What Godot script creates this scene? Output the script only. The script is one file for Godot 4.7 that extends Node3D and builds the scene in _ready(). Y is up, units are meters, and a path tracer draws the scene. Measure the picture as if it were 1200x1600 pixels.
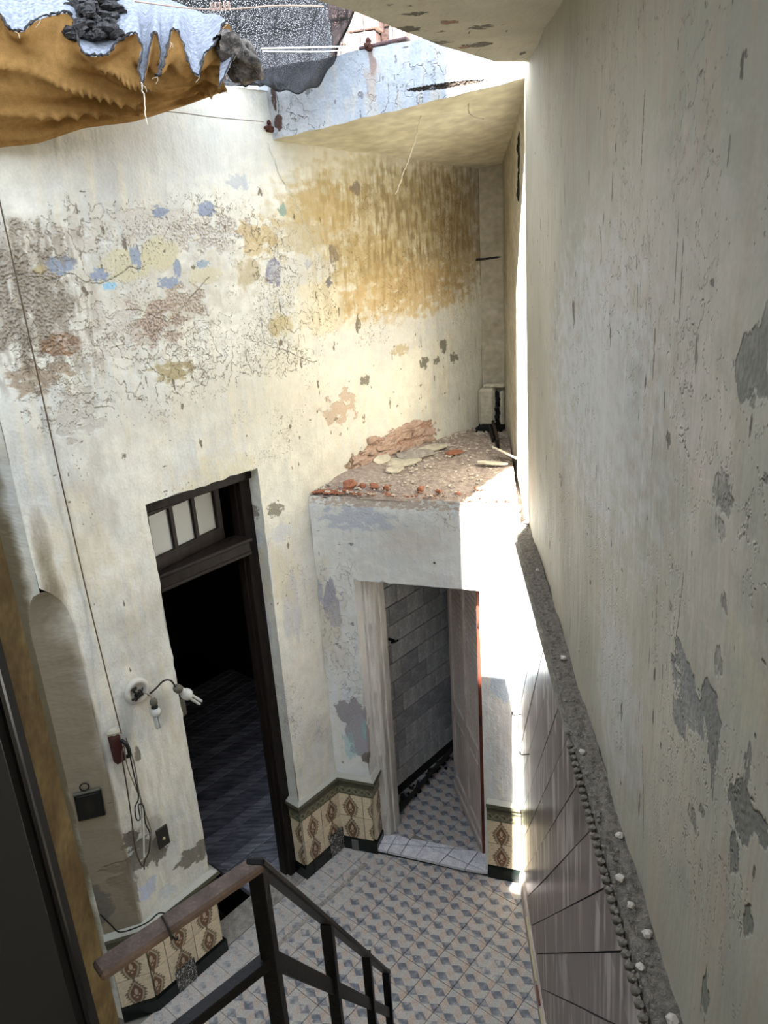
extends Node3D
# An abandoned courtyard seen from a stair landing: peeling plaster walls, a low wash-room block with a ledge above it,
# tiled dado, cement-tile floor, steel stair rail, torn awning and shade net under the open light well.

const UP := Vector3.UP
const CORNER := Vector3(-0.444, 0.0, -4.348)      # floor corner between the long wall and the block
var L: Transform3D                                 # along the long wall, y up, z out into the court
var B: Transform3D                                 # along the face of the block
var R: Transform3D                                 # along the plaster wall on the stair side
var M := {}
var rng := RandomNumberGenerator.new()


func frame(o: Vector3, u: Vector3) -> Transform3D:
	return Transform3D(Basis(u.normalized(), UP, u.normalized().cross(UP)), o)


# ---------------------------------------------------------------- meshes
func begin() -> SurfaceTool:
	var s := SurfaceTool.new()
	s.begin(Mesh.PRIMITIVE_TRIANGLES)
	s.set_smooth_group(-1)
	return s


func tri(s: SurfaceTool, a: Vector3, b: Vector3, c: Vector3, ua := Vector2.ZERO, ub := Vector2.ZERO, uc := Vector2.ZERO) -> void:
	s.set_uv(ua)
	s.add_vertex(a)
	s.set_uv(uc)
	s.add_vertex(c)
	s.set_uv(ub)
	s.add_vertex(b)


# corners counter-clockwise as seen from the front
func quad(s: SurfaceTool, a: Vector3, b: Vector3, c: Vector3, d: Vector3, ua := Vector2(0, 1), ub := Vector2(1, 1), uc := Vector2(1, 0), ud := Vector2(0, 0)) -> void:
	tri(s, a, b, c, ua, ub, uc)
	tri(s, a, c, d, ua, uc, ud)


func outward(s: SurfaceTool, p: Array, centre: Vector3, t: Transform3D, size: Vector3) -> void:
	var n: Vector3 = (p[1] - p[0]).cross(p[2] - p[0])
	var mid := Vector3.ZERO
	for v in p:
		mid += v
	if n.dot(mid / p.size() - centre) < 0.0:
		p.reverse()
	var g := []
	var uv := []
	for v in p:
		g.append(t * v)
		uv.append(Vector2(v.x / size.x + 0.5, 0.5 - v.y / size.y))
	for i in range(1, p.size() - 1):
		tri(s, g[0], g[i], g[i + 1], uv[0], uv[i], uv[i + 1])


# a box with chamfered edges, centred on t
func box(s: SurfaceTool, size: Vector3, t := Transform3D.IDENTITY, ch := 0.003) -> void:
	var h := size / 2.0
	ch = minf(ch, minf(h.x, minf(h.y, h.z)) * 0.8)
	var at := func(sg: Array, axis: int) -> Vector3:
		var v := Vector3.ZERO
		for k in 3:
			v[k] = sg[k] * (h[k] if k == axis else h[k] - ch)
		return v
	for axis in 3:
		var b: int = (axis + 1) % 3
		var c: int = (axis + 2) % 3
		for sa in [-1, 1]:
			var p := []
			for sc in [[-1, -1], [1, -1], [1, 1], [-1, 1]]:
				var sg := [0, 0, 0]
				sg[axis] = sa
				sg[b] = sc[0]
				sg[c] = sc[1]
				p.append(at.call(sg, axis))
			outward(s, p, Vector3.ZERO, t, size)
			for sb in [-1, 1]:
				var e := []
				for k in [[-1, axis], [1, axis], [1, b], [-1, b]]:
					var sg := [0, 0, 0]
					sg[axis] = sa
					sg[b] = sb
					sg[c] = k[0]
					e.append(at.call(sg, k[1]))
				outward(s, e, Vector3.ZERO, t, size)
	for sx in [-1, 1]:
		for sy in [-1, 1]:
			for sz in [-1, 1]:
				outward(s, [at.call([sx, sy, sz], 0), at.call([sx, sy, sz], 1), at.call([sx, sy, sz], 2)], Vector3.ZERO, t, size)


func slab(s: SurfaceTool, t: Transform3D, lo: Vector3, hi: Vector3, ch := 0.003) -> void:
	box(s, hi - lo, t * Transform3D(Basis.IDENTITY, (lo + hi) / 2.0), ch)


# a bar of rectangular section from a to b; its width lies level
func bar(s: SurfaceTool, a: Vector3, b: Vector3, wide: float, deep: float, ch := 0.003) -> void:
	var y := (b - a).normalized()
	var x := y.cross(UP)
	x = Vector3.RIGHT if x.length() < 0.05 else x.normalized()
	box(s, Vector3(wide, a.distance_to(b), deep), Transform3D(Basis(x, y, x.cross(y)), (a + b) / 2.0), ch)


# an extruded outline: front at z = 0 of t, depth behind it
func prism(s: SurfaceTool, poly: PackedVector2Array, t: Transform3D, depth: float, ch := 0.0) -> void:
	if Geometry2D.is_polygon_clockwise(poly):
		poly = poly.duplicate()
		poly.reverse()
	var top := poly
	if ch > 0.0:
		var small := Geometry2D.offset_polygon(poly, -ch)
		if small.size() == 1 and small[0].size() == poly.size():
			var c: PackedVector2Array = small[0]
			if Geometry2D.is_polygon_clockwise(c):
				c.reverse()
			var best := 0                                  # line the corners up again
			for k in c.size():
				if c[k].distance_to(poly[0]) < c[best].distance_to(poly[0]):
					best = k
			top = PackedVector2Array()
			for k in c.size():
				top.append(c[(best + k) % c.size()])
		else:
			ch = 0.0
	var ids := Geometry2D.triangulate_polygon(top)
	for i in range(0, ids.size(), 3):
		var f := [top[ids[i]], top[ids[i + 1]], top[ids[i + 2]]]
		if (f[1] - f[0]).cross(f[2] - f[0]) < 0:
			f.reverse()
		tri(s, t * Vector3(f[0].x, f[0].y, 0), t * Vector3(f[1].x, f[1].y, 0), t * Vector3(f[2].x, f[2].y, 0), f[0], f[1], f[2])
		tri(s, t * Vector3(f[0].x, f[0].y, -depth), t * Vector3(f[2].x, f[2].y, -depth), t * Vector3(f[1].x, f[1].y, -depth), f[0], f[2], f[1])
	for i in poly.size():
		var a := poly[i]
		var b := poly[(i + 1) % poly.size()]
		var ta := top[i]
		var tb := top[(i + 1) % poly.size()]
		quad(s, t * Vector3(a.x, a.y, -depth), t * Vector3(b.x, b.y, -depth), t * Vector3(b.x, b.y, -ch), t * Vector3(a.x, a.y, -ch), a, b, b, a)
		if ch > 0.0:
			quad(s, t * Vector3(a.x, a.y, -ch), t * Vector3(b.x, b.y, -ch), t * Vector3(tb.x, tb.y, 0), t * Vector3(ta.x, ta.y, 0), a, b, tb, ta)


func tube(s: SurfaceTool, pts: Array, r, sides := 8) -> void:
	s.set_smooth_group(1)
	var rings := []
	var x := Vector3.ZERO
	for i in pts.size():
		var d: Vector3 = (pts[mini(i + 1, pts.size() - 1)] - pts[maxi(i - 1, 0)]).normalized()
		if x == Vector3.ZERO:
			x = d.cross(UP if absf(d.y) < 0.9 else Vector3.RIGHT).normalized()
		x = (x - d * x.dot(d)).normalized()
		var y := d.cross(x)
		var rad: float = r[i] if r is Array else r
		var ring := []
		for k in sides:
			var an := TAU * k / sides
			ring.append(pts[i] + (x * cos(an) + y * sin(an)) * rad)
		rings.append(ring)
	for i in pts.size() - 1:
		for k in sides:
			var n := (k + 1) % sides
			quad(s, rings[i][k], rings[i][n], rings[i + 1][n], rings[i + 1][k])
	s.set_smooth_group(-1)
	for k in range(1, sides - 1):
		tri(s, rings[0][0], rings[0][k + 1], rings[0][k])
		tri(s, rings[-1][0], rings[-1][k], rings[-1][k + 1])


func smooth_path(pts: Array, n := 6) -> Array:
	var out := []
	for i in pts.size() - 1:
		var p0: Vector3 = pts[maxi(i - 1, 0)]
		var p3: Vector3 = pts[mini(i + 2, pts.size() - 1)]
		for k in n:
			out.append((pts[i] as Vector3).cubic_interpolate(pts[i + 1], p0, p3, float(k) / n))
	out.append(pts[-1])
	return out


# profile of Vector2(radius, height) turned round the y axis of t
func lathe(s: SurfaceTool, prof: Array, t: Transform3D, sides := 16) -> void:
	s.set_smooth_group(1)
	for i in prof.size() - 1:
		for k in sides:
			var a := TAU * k / sides
			var b := TAU * (k + 1) / sides
			var p: Vector2 = prof[i]
			var q: Vector2 = prof[i + 1]
			var v := [Vector3(p.x * cos(a), p.y, -p.x * sin(a)), Vector3(p.x * cos(b), p.y, -p.x * sin(b)), Vector3(q.x * cos(b), q.y, -q.x * sin(b)), Vector3(q.x * cos(a), q.y, -q.x * sin(a))]
			if p.x > 1e-5:
				tri(s, t * v[0], t * v[1], t * v[2])
			if q.x > 1e-5:
				tri(s, t * v[0], t * v[2], t * v[3])
	s.set_smooth_group(-1)


# a grid of points rows[j][i], front towards the reader when i runs right and j runs up
func sheet(s: SurfaceTool, rows: Array, uvs = null, smooth := true) -> void:
	s.set_smooth_group(1 if smooth else -1)
	var nj := rows.size() - 1
	var ni: int = rows[0].size() - 1
	for j in nj:
		for i in ni:
			var u := [Vector2(float(i) / ni, 1.0 - float(j) / nj), Vector2(float(i + 1) / ni, 1.0 - float(j) / nj), Vector2(float(i + 1) / ni, 1.0 - float(j + 1) / nj), Vector2(float(i) / ni, 1.0 - float(j + 1) / nj)]
			if uvs != null:
				u = [uvs[j][i], uvs[j][i + 1], uvs[j + 1][i + 1], uvs[j + 1][i]]
			quad(s, rows[j][i], rows[j][i + 1], rows[j + 1][i + 1], rows[j + 1][i], u[0], u[1], u[2], u[3])
	s.set_smooth_group(-1)


# a moulding: profile of Vector2(out, height) carried along plan points whose outside is to the left-hand normal given by frame()
func moulding(s: SurfaceTool, plan: Array, prof: Array) -> void:
	var nrm := []
	for i in plan.size() - 1:
		nrm.append((plan[i + 1] - plan[i]).normalized().cross(UP))
	var run := 0.0
	var rings := []
	var lens := []
	for i in plan.size():
		var a: Vector3 = nrm[maxi(i - 1, 0)]
		var b: Vector3 = nrm[mini(i, nrm.size() - 1)]
		var m := (a + b).normalized()
		m /= maxf(m.dot(a), 0.35)
		if i > 0:
			run += plan[i].distance_to(plan[i - 1])
		lens.append(run)
		var ring := []
		for p in prof:
			ring.append(plan[i] + m * p.x + UP * p.y)
		rings.append(ring)
	var tall := 0.0
	var heights := [0.0]
	for k in range(1, prof.size()):
		tall += prof[k].distance_to(prof[k - 1])
		heights.append(tall)
	for i in plan.size() - 1:
		for k in prof.size() - 1:
			var v0: float = 1.0 - heights[k] / tall
			var v1: float = 1.0 - heights[k + 1] / tall
			quad(s, rings[i][k], rings[i + 1][k], rings[i + 1][k + 1], rings[i][k + 1], Vector2(lens[i], v0), Vector2(lens[i + 1], v0), Vector2(lens[i + 1], v1), Vector2(lens[i], v1))
	for e in [0, plan.size() - 1]:
		for k in range(1, prof.size() - 1):
			if e == 0:
				tri(s, rings[e][0], rings[e][k], rings[e][k + 1])
			else:
				tri(s, rings[e][0], rings[e][k + 1], rings[e][k])


func lump(s: SurfaceTool, at: Vector3, size: Vector3, turn: float, grain := 0.35) -> void:
	var t := Transform3D(Basis(UP, turn) * Basis.from_scale(size), at)
	var pts := []
	for j in 5:
		var ring := []
		for i in 8:
			var a := TAU * i / 8.0
			var b := PI * (j / 4.0 - 0.5)
			var k := 1.0 + rng.randf_range(-grain, grain * 0.6)
			if j == 0 or j == 4:
				k = 1.0
				a = 0.0
			ring.append(t * (Vector3(cos(b) * cos(a), sin(b), -cos(b) * sin(a)) * 0.5 * k))
		pts.append(ring)
	for j in 4:
		for i in 8:
			var n := (i + 1) % 8
			if j > 0:
				tri(s, pts[j][i], pts[j][n], pts[j + 1][n])
			if j < 3:
				tri(s, pts[j][i], pts[j + 1][n], pts[j + 1][i])
			if j == 0:
				tri(s, pts[0][0], pts[1][n], pts[1][i])


# an irregular flake of plaster or tile lying in the xz plane of t
func shard(s: SurfaceTool, t: Transform3D, rx: float, rz: float, thick: float, corners := 6) -> void:
	var p := PackedVector2Array()
	for i in corners:
		var a := TAU * (i + rng.randf_range(-0.25, 0.25)) / corners
		var k := rng.randf_range(0.7, 1.0)
		p.append(Vector2(cos(a) * rx * k, sin(a) * rz * k))
	prism(s, p, t * Transform3D(Basis(Vector3.RIGHT, -PI / 2), Vector3(0, thick, 0)), thick, minf(0.002, thick * 0.3))


# ---------------------------------------------------------------- nodes
func put(called: String, s: SurfaceTool, m: Material, parent: Node = self) -> MeshInstance3D:
	s.generate_normals()
	s.index()
	var mesh := s.commit()
	if mesh.get_surface_count() == 0:
		print("empty ", called)
	return put_mesh(called, mesh, m, parent)


func put_mesh(called: String, mesh: Mesh, m: Material, parent: Node = self, t := Transform3D.IDENTITY) -> MeshInstance3D:
	var o := MeshInstance3D.new()
	o.mesh = mesh
	if m:
		o.set_surface_override_material(0, m)
	o.transform = t
	name_it(o, called, parent)
	return o


var used := {}
func name_it(o: Node, called: String, parent: Node) -> void:
	var key := "%d/%s" % [parent.get_instance_id(), called]
	used[key] = used.get(key, -1) + 1
	var structural := called.begins_with("wall_") or called.begins_with("door_") or called.begins_with("trim_")
	o.name = called if used[key] == 0 or structural else "%s_%03d" % [called, used[key]]
	parent.add_child(o, true)


func thing(called: String, label: String, category: String, at := Vector3.ZERO, group := "") -> Node3D:
	var o := Node3D.new()
	o.position = at
	name_it(o, called, self)
	tag(o, label, category, group)
	return o


func tag(o: Node, label: String, category: String, group := "", kind := "") -> Node:
	o.set_meta("label", label)
	o.set_meta("category", category)
	if group:
		o.set_meta("group", group)
	if kind:
		o.set_meta("kind", kind)
	return o


func structure(called: String, s: SurfaceTool, m: Material, label: String, category: String) -> MeshInstance3D:
	var o := put(called, s, m)
	tag(o, label, category, "", "structure")
	return o


# move a thing's geometry so that its node stands at its base
func stuff(o: Node) -> Node:
	o.set_meta("kind", "stuff")
	return o


# ---------------------------------------------------------------- textures
func noise(size: Vector2i, freq: float, octaves: int, number: int, seamless := false, type := FastNoiseLite.TYPE_SIMPLEX_SMOOTH) -> PackedByteArray:
	var n := FastNoiseLite.new()
	n.seed = number
	n.noise_type = type
	n.frequency = freq
	n.fractal_octaves = octaves
	var im: Image = n.get_seamless_image(size.x, size.y) if seamless else n.get_image(size.x, size.y)
	im.convert(Image.FORMAT_L8)
	return im.get_data()


func streaks(size: Vector2i, freq: float, octaves: int, number: int, stretch: int, across := false) -> PackedByteArray:
	var n := FastNoiseLite.new()
	n.seed = number
	n.noise_type = FastNoiseLite.TYPE_SIMPLEX_SMOOTH
	n.frequency = freq
	n.fractal_octaves = octaves
	var im: Image = n.get_seamless_image(size.x / stretch if across else size.x, size.y if across else size.y / stretch)
	im.resize(size.x, size.y, Image.INTERPOLATE_CUBIC)
	im.convert(Image.FORMAT_L8)
	return im.get_data()


func as_texture(data: PackedByteArray, size: Vector2i, grey := false) -> ImageTexture:
	return ImageTexture.create_from_image(Image.create_from_data(size.x, size.y, false, Image.FORMAT_L8 if grey else Image.FORMAT_RGB8, data))


# a wall's paint: colours and relief laid out in metres along (u) and up (h) the wall
class Paint:
	var size: Vector2i
	var lo: Vector2
	var span: Vector2
	var rgb: PackedByteArray
	var high: PackedByteArray
	var rag: PackedByteArray
	var fine: PackedByteArray
	var rng := RandomNumberGenerator.new()

	func _init(px: Vector2i, from: Vector2, extent: Vector2, number: int, owner: Node3D, colours: Array, spread: float, bumpy := 1.0):
		size = px
		lo = from
		span = extent
		rng.seed = number
		var per := px.x / extent.x
		rag = owner.noise(px, 9.0 / per, 5, number)
		fine = owner.noise(px, 60.0 / per, 3, number + 1)
		var wide: PackedByteArray = owner.noise(px, 1.1 / per, 4, number + 2)
		var run: PackedByteArray = owner.streaks(px, 14.0 / per, 4, number + 3, 8)
		var n := px.x * px.y
		rgb.resize(n * 3)
		high.resize(n)
		var a: Color = colours[0]
		var b: Color = colours[1]
		var c: Color = colours[2]
		for i in n:
			var w := wide[i] / 255.0
			var r := rag[i] / 255.0
			var v := run[i] / 255.0
			var t := clampf((w - 0.35) * 2.2 + (r - 0.5) * 0.5, 0.0, 1.0)
			var k := clampf((v - 0.55) * 2.5 + (w - 0.5) * 0.8, 0.0, 0.7)
			var g := 1.0 + ((r - 0.5) * 0.5 + (fine[i] / 255.0 - 0.5) * 0.35 + (v - 0.5) * 0.25) * spread
			rgb[i * 3] = int(clampf((lerpf(lerpf(a.r, b.r, t), c.r, k)) * g * 255.0, 0.0, 255.0))
			rgb[i * 3 + 1] = int(clampf((lerpf(lerpf(a.g, b.g, t), c.g, k)) * g * 255.0, 0.0, 255.0))
			rgb[i * 3 + 2] = int(clampf((lerpf(lerpf(a.b, b.b, t), c.b, k)) * g * 255.0, 0.0, 255.0))
			high[i] = int(clampf(150.0 + (r - 0.5) * 50.0 * bumpy + (v - 0.5) * 30.0 + (fine[i] - 127) * 0.06 * bumpy, 0.0, 255.0))

	# a ragged patch: another coat, bare render, a stain; soft 0.1 is a torn edge, 1 a stain
	func blob(u: float, h: float, ru: float, rh: float, col: Color, alpha: float, jag: float, soft: float, deep: int) -> void:
		var cx := (u - lo.x) / span.x * size.x
		var cy := (lo.y + span.y - h) / span.y * size.y
		var rx := maxf(ru / span.x * size.x, 1.0)
		var ry := maxf(rh / span.y * size.y, 1.0)
		var far := 1.0 + jag * 0.22
		var x0 := maxi(int(cx - rx * far), 0)
		var x1 := mini(int(cx + rx * far), size.x - 1)
		var y0 := maxi(int(cy - ry * far), 0)
		var y1 := mini(int(cy + ry * far), size.y - 1)
		var shift := (int(cx) * 7 + int(cy) * 13) % 97
		var zoom := clampf(0.16 / maxf(minf(ru, rh) * 2.0, 0.004), 1.0, 9.0)
		var tall := clampf(ru / maxf(rh, 0.001), 0.35, 1.6)
		for y in range(y0, y1 + 1):
			var dy := (y - cy) / ry
			var row := y * size.x
			var jrow := (int(y * zoom * tall) % size.y) * size.x + shift * 37
			for x in range(x0, x1 + 1):
				var dx := (x - cx) / rx
				var i := row + x
				var j := (jrow + int(x * zoom) % size.x) % rag.size()
				var d := 1.0 - dx * dx - dy * dy + (rag[j] / 255.0 - 0.5) * jag + (fine[i] / 255.0 - 0.5) * jag * 0.25
				if d <= 0.0:
					continue
				var k := minf(d / soft, 1.0)
				var m := alpha * k
				var tone := 1.0 if deep > -5 else (0.94 + 0.12 * fine[i] / 255.0 if deep > -25 else 0.80 + 0.40 * fine[i] / 255.0)
				i *= 3
				rgb[i] = int(rgb[i] + (minf(col.r8 * tone, 255.0) - rgb[i]) * m)
				rgb[i + 1] = int(rgb[i + 1] + (minf(col.g8 * tone, 255.0) - rgb[i + 1]) * m)
				rgb[i + 2] = int(rgb[i + 2] + (minf(col.b8 * tone, 255.0) - rgb[i + 2]) * m)
				if deep != 0:
					var e := i / 3
					var base := 150 + deep * 2
					var rough := (fine[e] - 127) * (0.12 if deep > -25 else 0.75) + (rag[j] - 127) * (0.06 if deep > -25 else 0.5)
					high[e] = clampi(int(high[e] + (base + rough - high[e]) * k), 0, 255)

	# water stain: strongest where the vertical runs are dark
	func runs(owner: Node3D, u0: float, h0: float, u1: float, h1: float, col: Color, amount: float, number: int) -> void:
		var v: PackedByteArray = owner.streaks(size, 22.0 / (size.x / span.x), 4, number, 6)
		var x0 := maxi(int((u0 - lo.x) / span.x * size.x), 0)
		var x1 := mini(int((u1 - lo.x) / span.x * size.x), size.x - 1)
		var y0 := maxi(int((lo.y + span.y - h1) / span.y * size.y), 0)
		var y1 := mini(int((lo.y + span.y - h0) / span.y * size.y), size.y - 1)
		for y in range(y0, y1 + 1):
			var fy := sin(PI * (y - y0) / maxf(y1 - y0, 1))
			for x in range(x0, x1 + 1):
				var i := y * size.x + x
				var k := clampf(minf(fy, sin(PI * (x - x0) / maxf(x1 - x0, 1))) * 2.0, 0.0, 1.0)
				k *= clampf((v[i] / 255.0 - 0.42) * 4.0 + (rag[i] / 255.0 - 0.5) * 2.2, 0.0, 1.0) * amount
				i *= 3
				rgb[i] = int(rgb[i] + (col.r8 - rgb[i]) * k)
				rgb[i + 1] = int(rgb[i + 1] + (col.g8 - rgb[i + 1]) * k)
				rgb[i + 2] = int(rgb[i + 2] + (col.b8 - rgb[i + 2]) * k)

	# flaking: paint lifted along the contours of a noise field, where a broad mask allows it
	func flaking(owner: Node3D, u0: float, h0: float, u1: float, h1: float, per_metre: float, width: float, cover: float, col: Color, number: int) -> void:
		var per := size.x / span.x
		var f: PackedByteArray = owner.noise(size, per_metre / per, 4, number)
		var mask: PackedByteArray = owner.noise(size, 1.6 / per, 3, number + 1)
		var x0 := maxi(int((u0 - lo.x) * per), 0)
		var x1 := mini(int((u1 - lo.x) * per), size.x - 2)
		var y0 := maxi(int((lo.y + span.y - h1) / span.y * size.y), 0)
		var y1 := mini(int((lo.y + span.y - h0) / span.y * size.y), size.y - 2)
		for y in range(y0, y1):
			var fy := minf(1.0, 3.0 * sin(PI * (y - y0) / maxf(y1 - y0, 1)))
			for x in range(x0, x1):
				var i := y * size.x + x
				var m := mask[i] / 255.0 * fy * minf(1.0, 3.0 * sin(PI * (x - x0) / maxf(x1 - x0, 1)))
				if m < 1.0 - cover:
					continue
				var d := absf(f[i] - 128.0) / 255.0
				var w := width * clampf((m - 1.0 + cover) * 4.0, 0.2, 1.0)
				if d < w:
					var k := (1.0 - d / w) * 0.8
					high[i] = int(maxf(high[i] - 60.0 * k, 0.0))
					i *= 3
					rgb[i] = int(rgb[i] + (col.r8 - rgb[i]) * k)
					rgb[i + 1] = int(rgb[i + 1] + (col.g8 - rgb[i + 1]) * k)
					rgb[i + 2] = int(rgb[i + 2] + (col.b8 - rgb[i + 2]) * k)
				elif f[i] > 128 and d < w * 3.0:
					high[i] = mini(high[i] + 22, 255)

	# a wandering hairline crack
	func crack(u: float, h: float, du: float, dh: float, col: Color, wander := 0.35, dark := 0.8) -> void:
		var p := Vector2((u - lo.x) / span.x * size.x, (lo.y + span.y - h) / span.y * size.y)
		var q := Vector2(du / span.x * size.x, -dh / span.y * size.y)
		var steps := int(q.length())
		var dir := q / maxf(steps, 1)
		var side := Vector2(-dir.y, dir.x)
		var off := 0.0
		var drift := 0.0
		for k in steps:
			drift = clampf(drift + rng.randf_range(-0.35, 0.35), -wander, wander)
			off += drift
			var c := p + dir * k + side * off
			var x := int(c.x)
			var y := int(c.y)
			if x < 1 or y < 1 or x >= size.x - 1 or y >= size.y - 1 or rng.randf() < 0.12:
				continue
			var i := y * size.x + x
			high[i] = maxi(high[i] - 70, 0)
			for ch in 3:
				var full: float = [col.r8, col.g8, col.b8][ch]
				rgb[i * 3 + ch] = int(lerpf(rgb[i * 3 + ch], full, dark))
				if rng.randf() < 0.4:
					rgb[i * 3 + 3 + ch] = int(lerpf(rgb[i * 3 + 3 + ch], full, dark * 0.6))

	# many small chips with the coat below showing
	func chips(n: int, u0: float, h0: float, u1: float, h1: float, small: float, tall: float, col: Color) -> void:
		for k in n:
			blob(rng.randf_range(u0, u1), rng.randf_range(h0, h1), small * pow(rng.randf(), 2.0) * 1.6 + 0.002, tall * pow(rng.randf(), 2.0) * 1.8 + 0.002, col, 0.85, 3.0, 0.3, -14)

	func material(owner: Node3D, relief: float, rough := 0.92) -> StandardMaterial3D:
		var m := StandardMaterial3D.new()
		m.albedo_texture = owner.as_texture(rgb, size)
		m.heightmap_enabled = true
		m.heightmap_texture = owner.as_texture(high, size, true)
		m.heightmap_scale = relief
		m.roughness = rough
		m.metallic_specular = 0.25
		m.texture_repeat = false
		return m

	func at(u: float, h: float) -> Vector2:
		return Vector2((u - lo.x) / span.x, (lo.y + span.y - h) / span.y)


# an even material: two colours mixed by noise, a speck colour, relief
func plain(called: String, a: Color, b: Color, rough := 0.8, px := 256, freq := 0.02, relief := 0.4, metres := 0.5, stretch := 1, speck := Color(0, 0, 0, 0), number := 7, across := false) -> StandardMaterial3D:
	var size := Vector2i(px, px)
	var n1 := noise(size, freq, 5, number, true) if stretch <= 1 else streaks(size, freq, 5, number, stretch, across)
	var n2 := noise(size, freq * 6.0, 3, number + 1, true)
	var d := PackedByteArray()
	d.resize(px * px * 3)
	for i in px * px:
		var t := clampf((n1[i] / 255.0 - 0.2) * 1.6, 0.0, 1.0)
		var g := 0.88 + 0.24 * n2[i] / 255.0
		var c := a.lerp(b, t)
		if speck.a > 0.0 and n2[i] > 205:
			c = c.lerp(speck, speck.a)
		d[i * 3] = int(minf(c.r * g, 1.0) * 255.0)
		d[i * 3 + 1] = int(minf(c.g * g, 1.0) * 255.0)
		d[i * 3 + 2] = int(minf(c.b * g, 1.0) * 255.0)
	var m := StandardMaterial3D.new()
	m.resource_name = called
	m.albedo_texture = as_texture(d, size)
	m.roughness = rough
	m.metallic_specular = 0.3
	m.uv1_triplanar = true
	m.uv1_scale = Vector3.ONE / metres
	if relief > 0.0:
		for i in px * px:
			n2[i] = (n1[i] + n2[i]) / 2
		m.heightmap_enabled = true
		m.heightmap_texture = as_texture(n2, size, true)
		m.heightmap_scale = relief
	M[called] = m
	return m


func solid(called: String, c: Color, rough := 0.6, metal := 0.0) -> StandardMaterial3D:
	var m := StandardMaterial3D.new()
	m.resource_name = called
	m.albedo_color = c
	m.roughness = rough
	m.metallic = metal
	m.metallic_specular = 0.4
	M[called] = m
	return m


func picture(called: String, px: int, paint: Callable, rough := 0.7, relief = null) -> StandardMaterial3D:
	var d := PackedByteArray()
	d.resize(px * px * 3)
	for y in px:
		for x in px:
			var c: Color = (paint as Callable).call(Vector2((x + 0.5) / px, (y + 0.5) / px), x, y)
			var i := (y * px + x) * 3
			d[i] = c.r8
			d[i + 1] = c.g8
			d[i + 2] = c.b8
	var m := StandardMaterial3D.new()
	m.resource_name = called
	m.albedo_texture = as_texture(d, Vector2i(px, px))
	m.roughness = rough
	m.metallic_specular = 0.4
	M[called] = m
	return m


# ---------------------------------------------------------------- the scene
func _ready() -> void:
	rng.seed = 20
	light_and_camera()
	L = frame(CORNER, Vector3(0.6597, 0, -0.7515))
	B = frame(CORNER, Vector3(0.9398, 0, 0.3417))
	R = frame(Vector3(0.789, 0, -3.94), Vector3(-0.0911, 0, 0.9958))
	materials()
	long_wall()
	block()
	plaster_wall()
	panelled_wall()
	roofs()
	floors()
	surroundings()
	dado()
	tall_door()
	wash_room_door()
	stair_rail()
	awning()
	shade_net()
	wall_fittings()
	rubble()
	cords()


func light_and_camera() -> void:
	var cam := Camera3D.new()
	cam.name = "camera"
	cam.fov = 67.38
	cam.near = 0.05
	cam.far = 200.0
	cam.transform = Transform3D(Basis(Vector3(0.99782, -0.06228, 0.02193), Vector3(0.06603, 0.94116, -0.33145), Vector3(0.0, 0.33217, 0.94322)), Vector3(0, 4, 0))
	add_child(cam)
	cam.current = true

	var sky_mat := ProceduralSkyMaterial.new()
	sky_mat.sky_top_color = Color(0.76, 0.80, 0.86)
	sky_mat.sky_horizon_color = Color(0.84, 0.87, 0.90)
	sky_mat.ground_bottom_color = Color(0.35, 0.33, 0.30)
	sky_mat.ground_horizon_color = Color(0.70, 0.72, 0.74)
	sky_mat.sun_angle_max = 5.0
	var sky := Sky.new()
	sky.sky_material = sky_mat
	var env := Environment.new()
	env.background_mode = Environment.BG_SKY
	env.sky = sky
	env.background_energy_multiplier = 1.3
	env.tonemap_mode = Environment.TONE_MAPPER_LINEAR
	env.tonemap_exposure = 5.6
	env.ambient_light_source = Environment.AMBIENT_SOURCE_SKY
	env.sdfgi_enabled = true
	env.ssao_enabled = true
	env.ssil_enabled = true
	var we := WorldEnvironment.new()
	we.name = "daylight"
	we.environment = env
	add_child(we)

	var sun := DirectionalLight3D.new()
	sun.name = "sun"
	sun.light_color = Color(1.0, 0.985, 0.96)
	sun.light_energy = 8.0
	sun.light_angular_distance = 0.12
	sun.shadow_enabled = true
	sun.basis = Basis.looking_at(Vector3(0.461, -1.0, -0.684), UP)
	add_child(sun)


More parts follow.
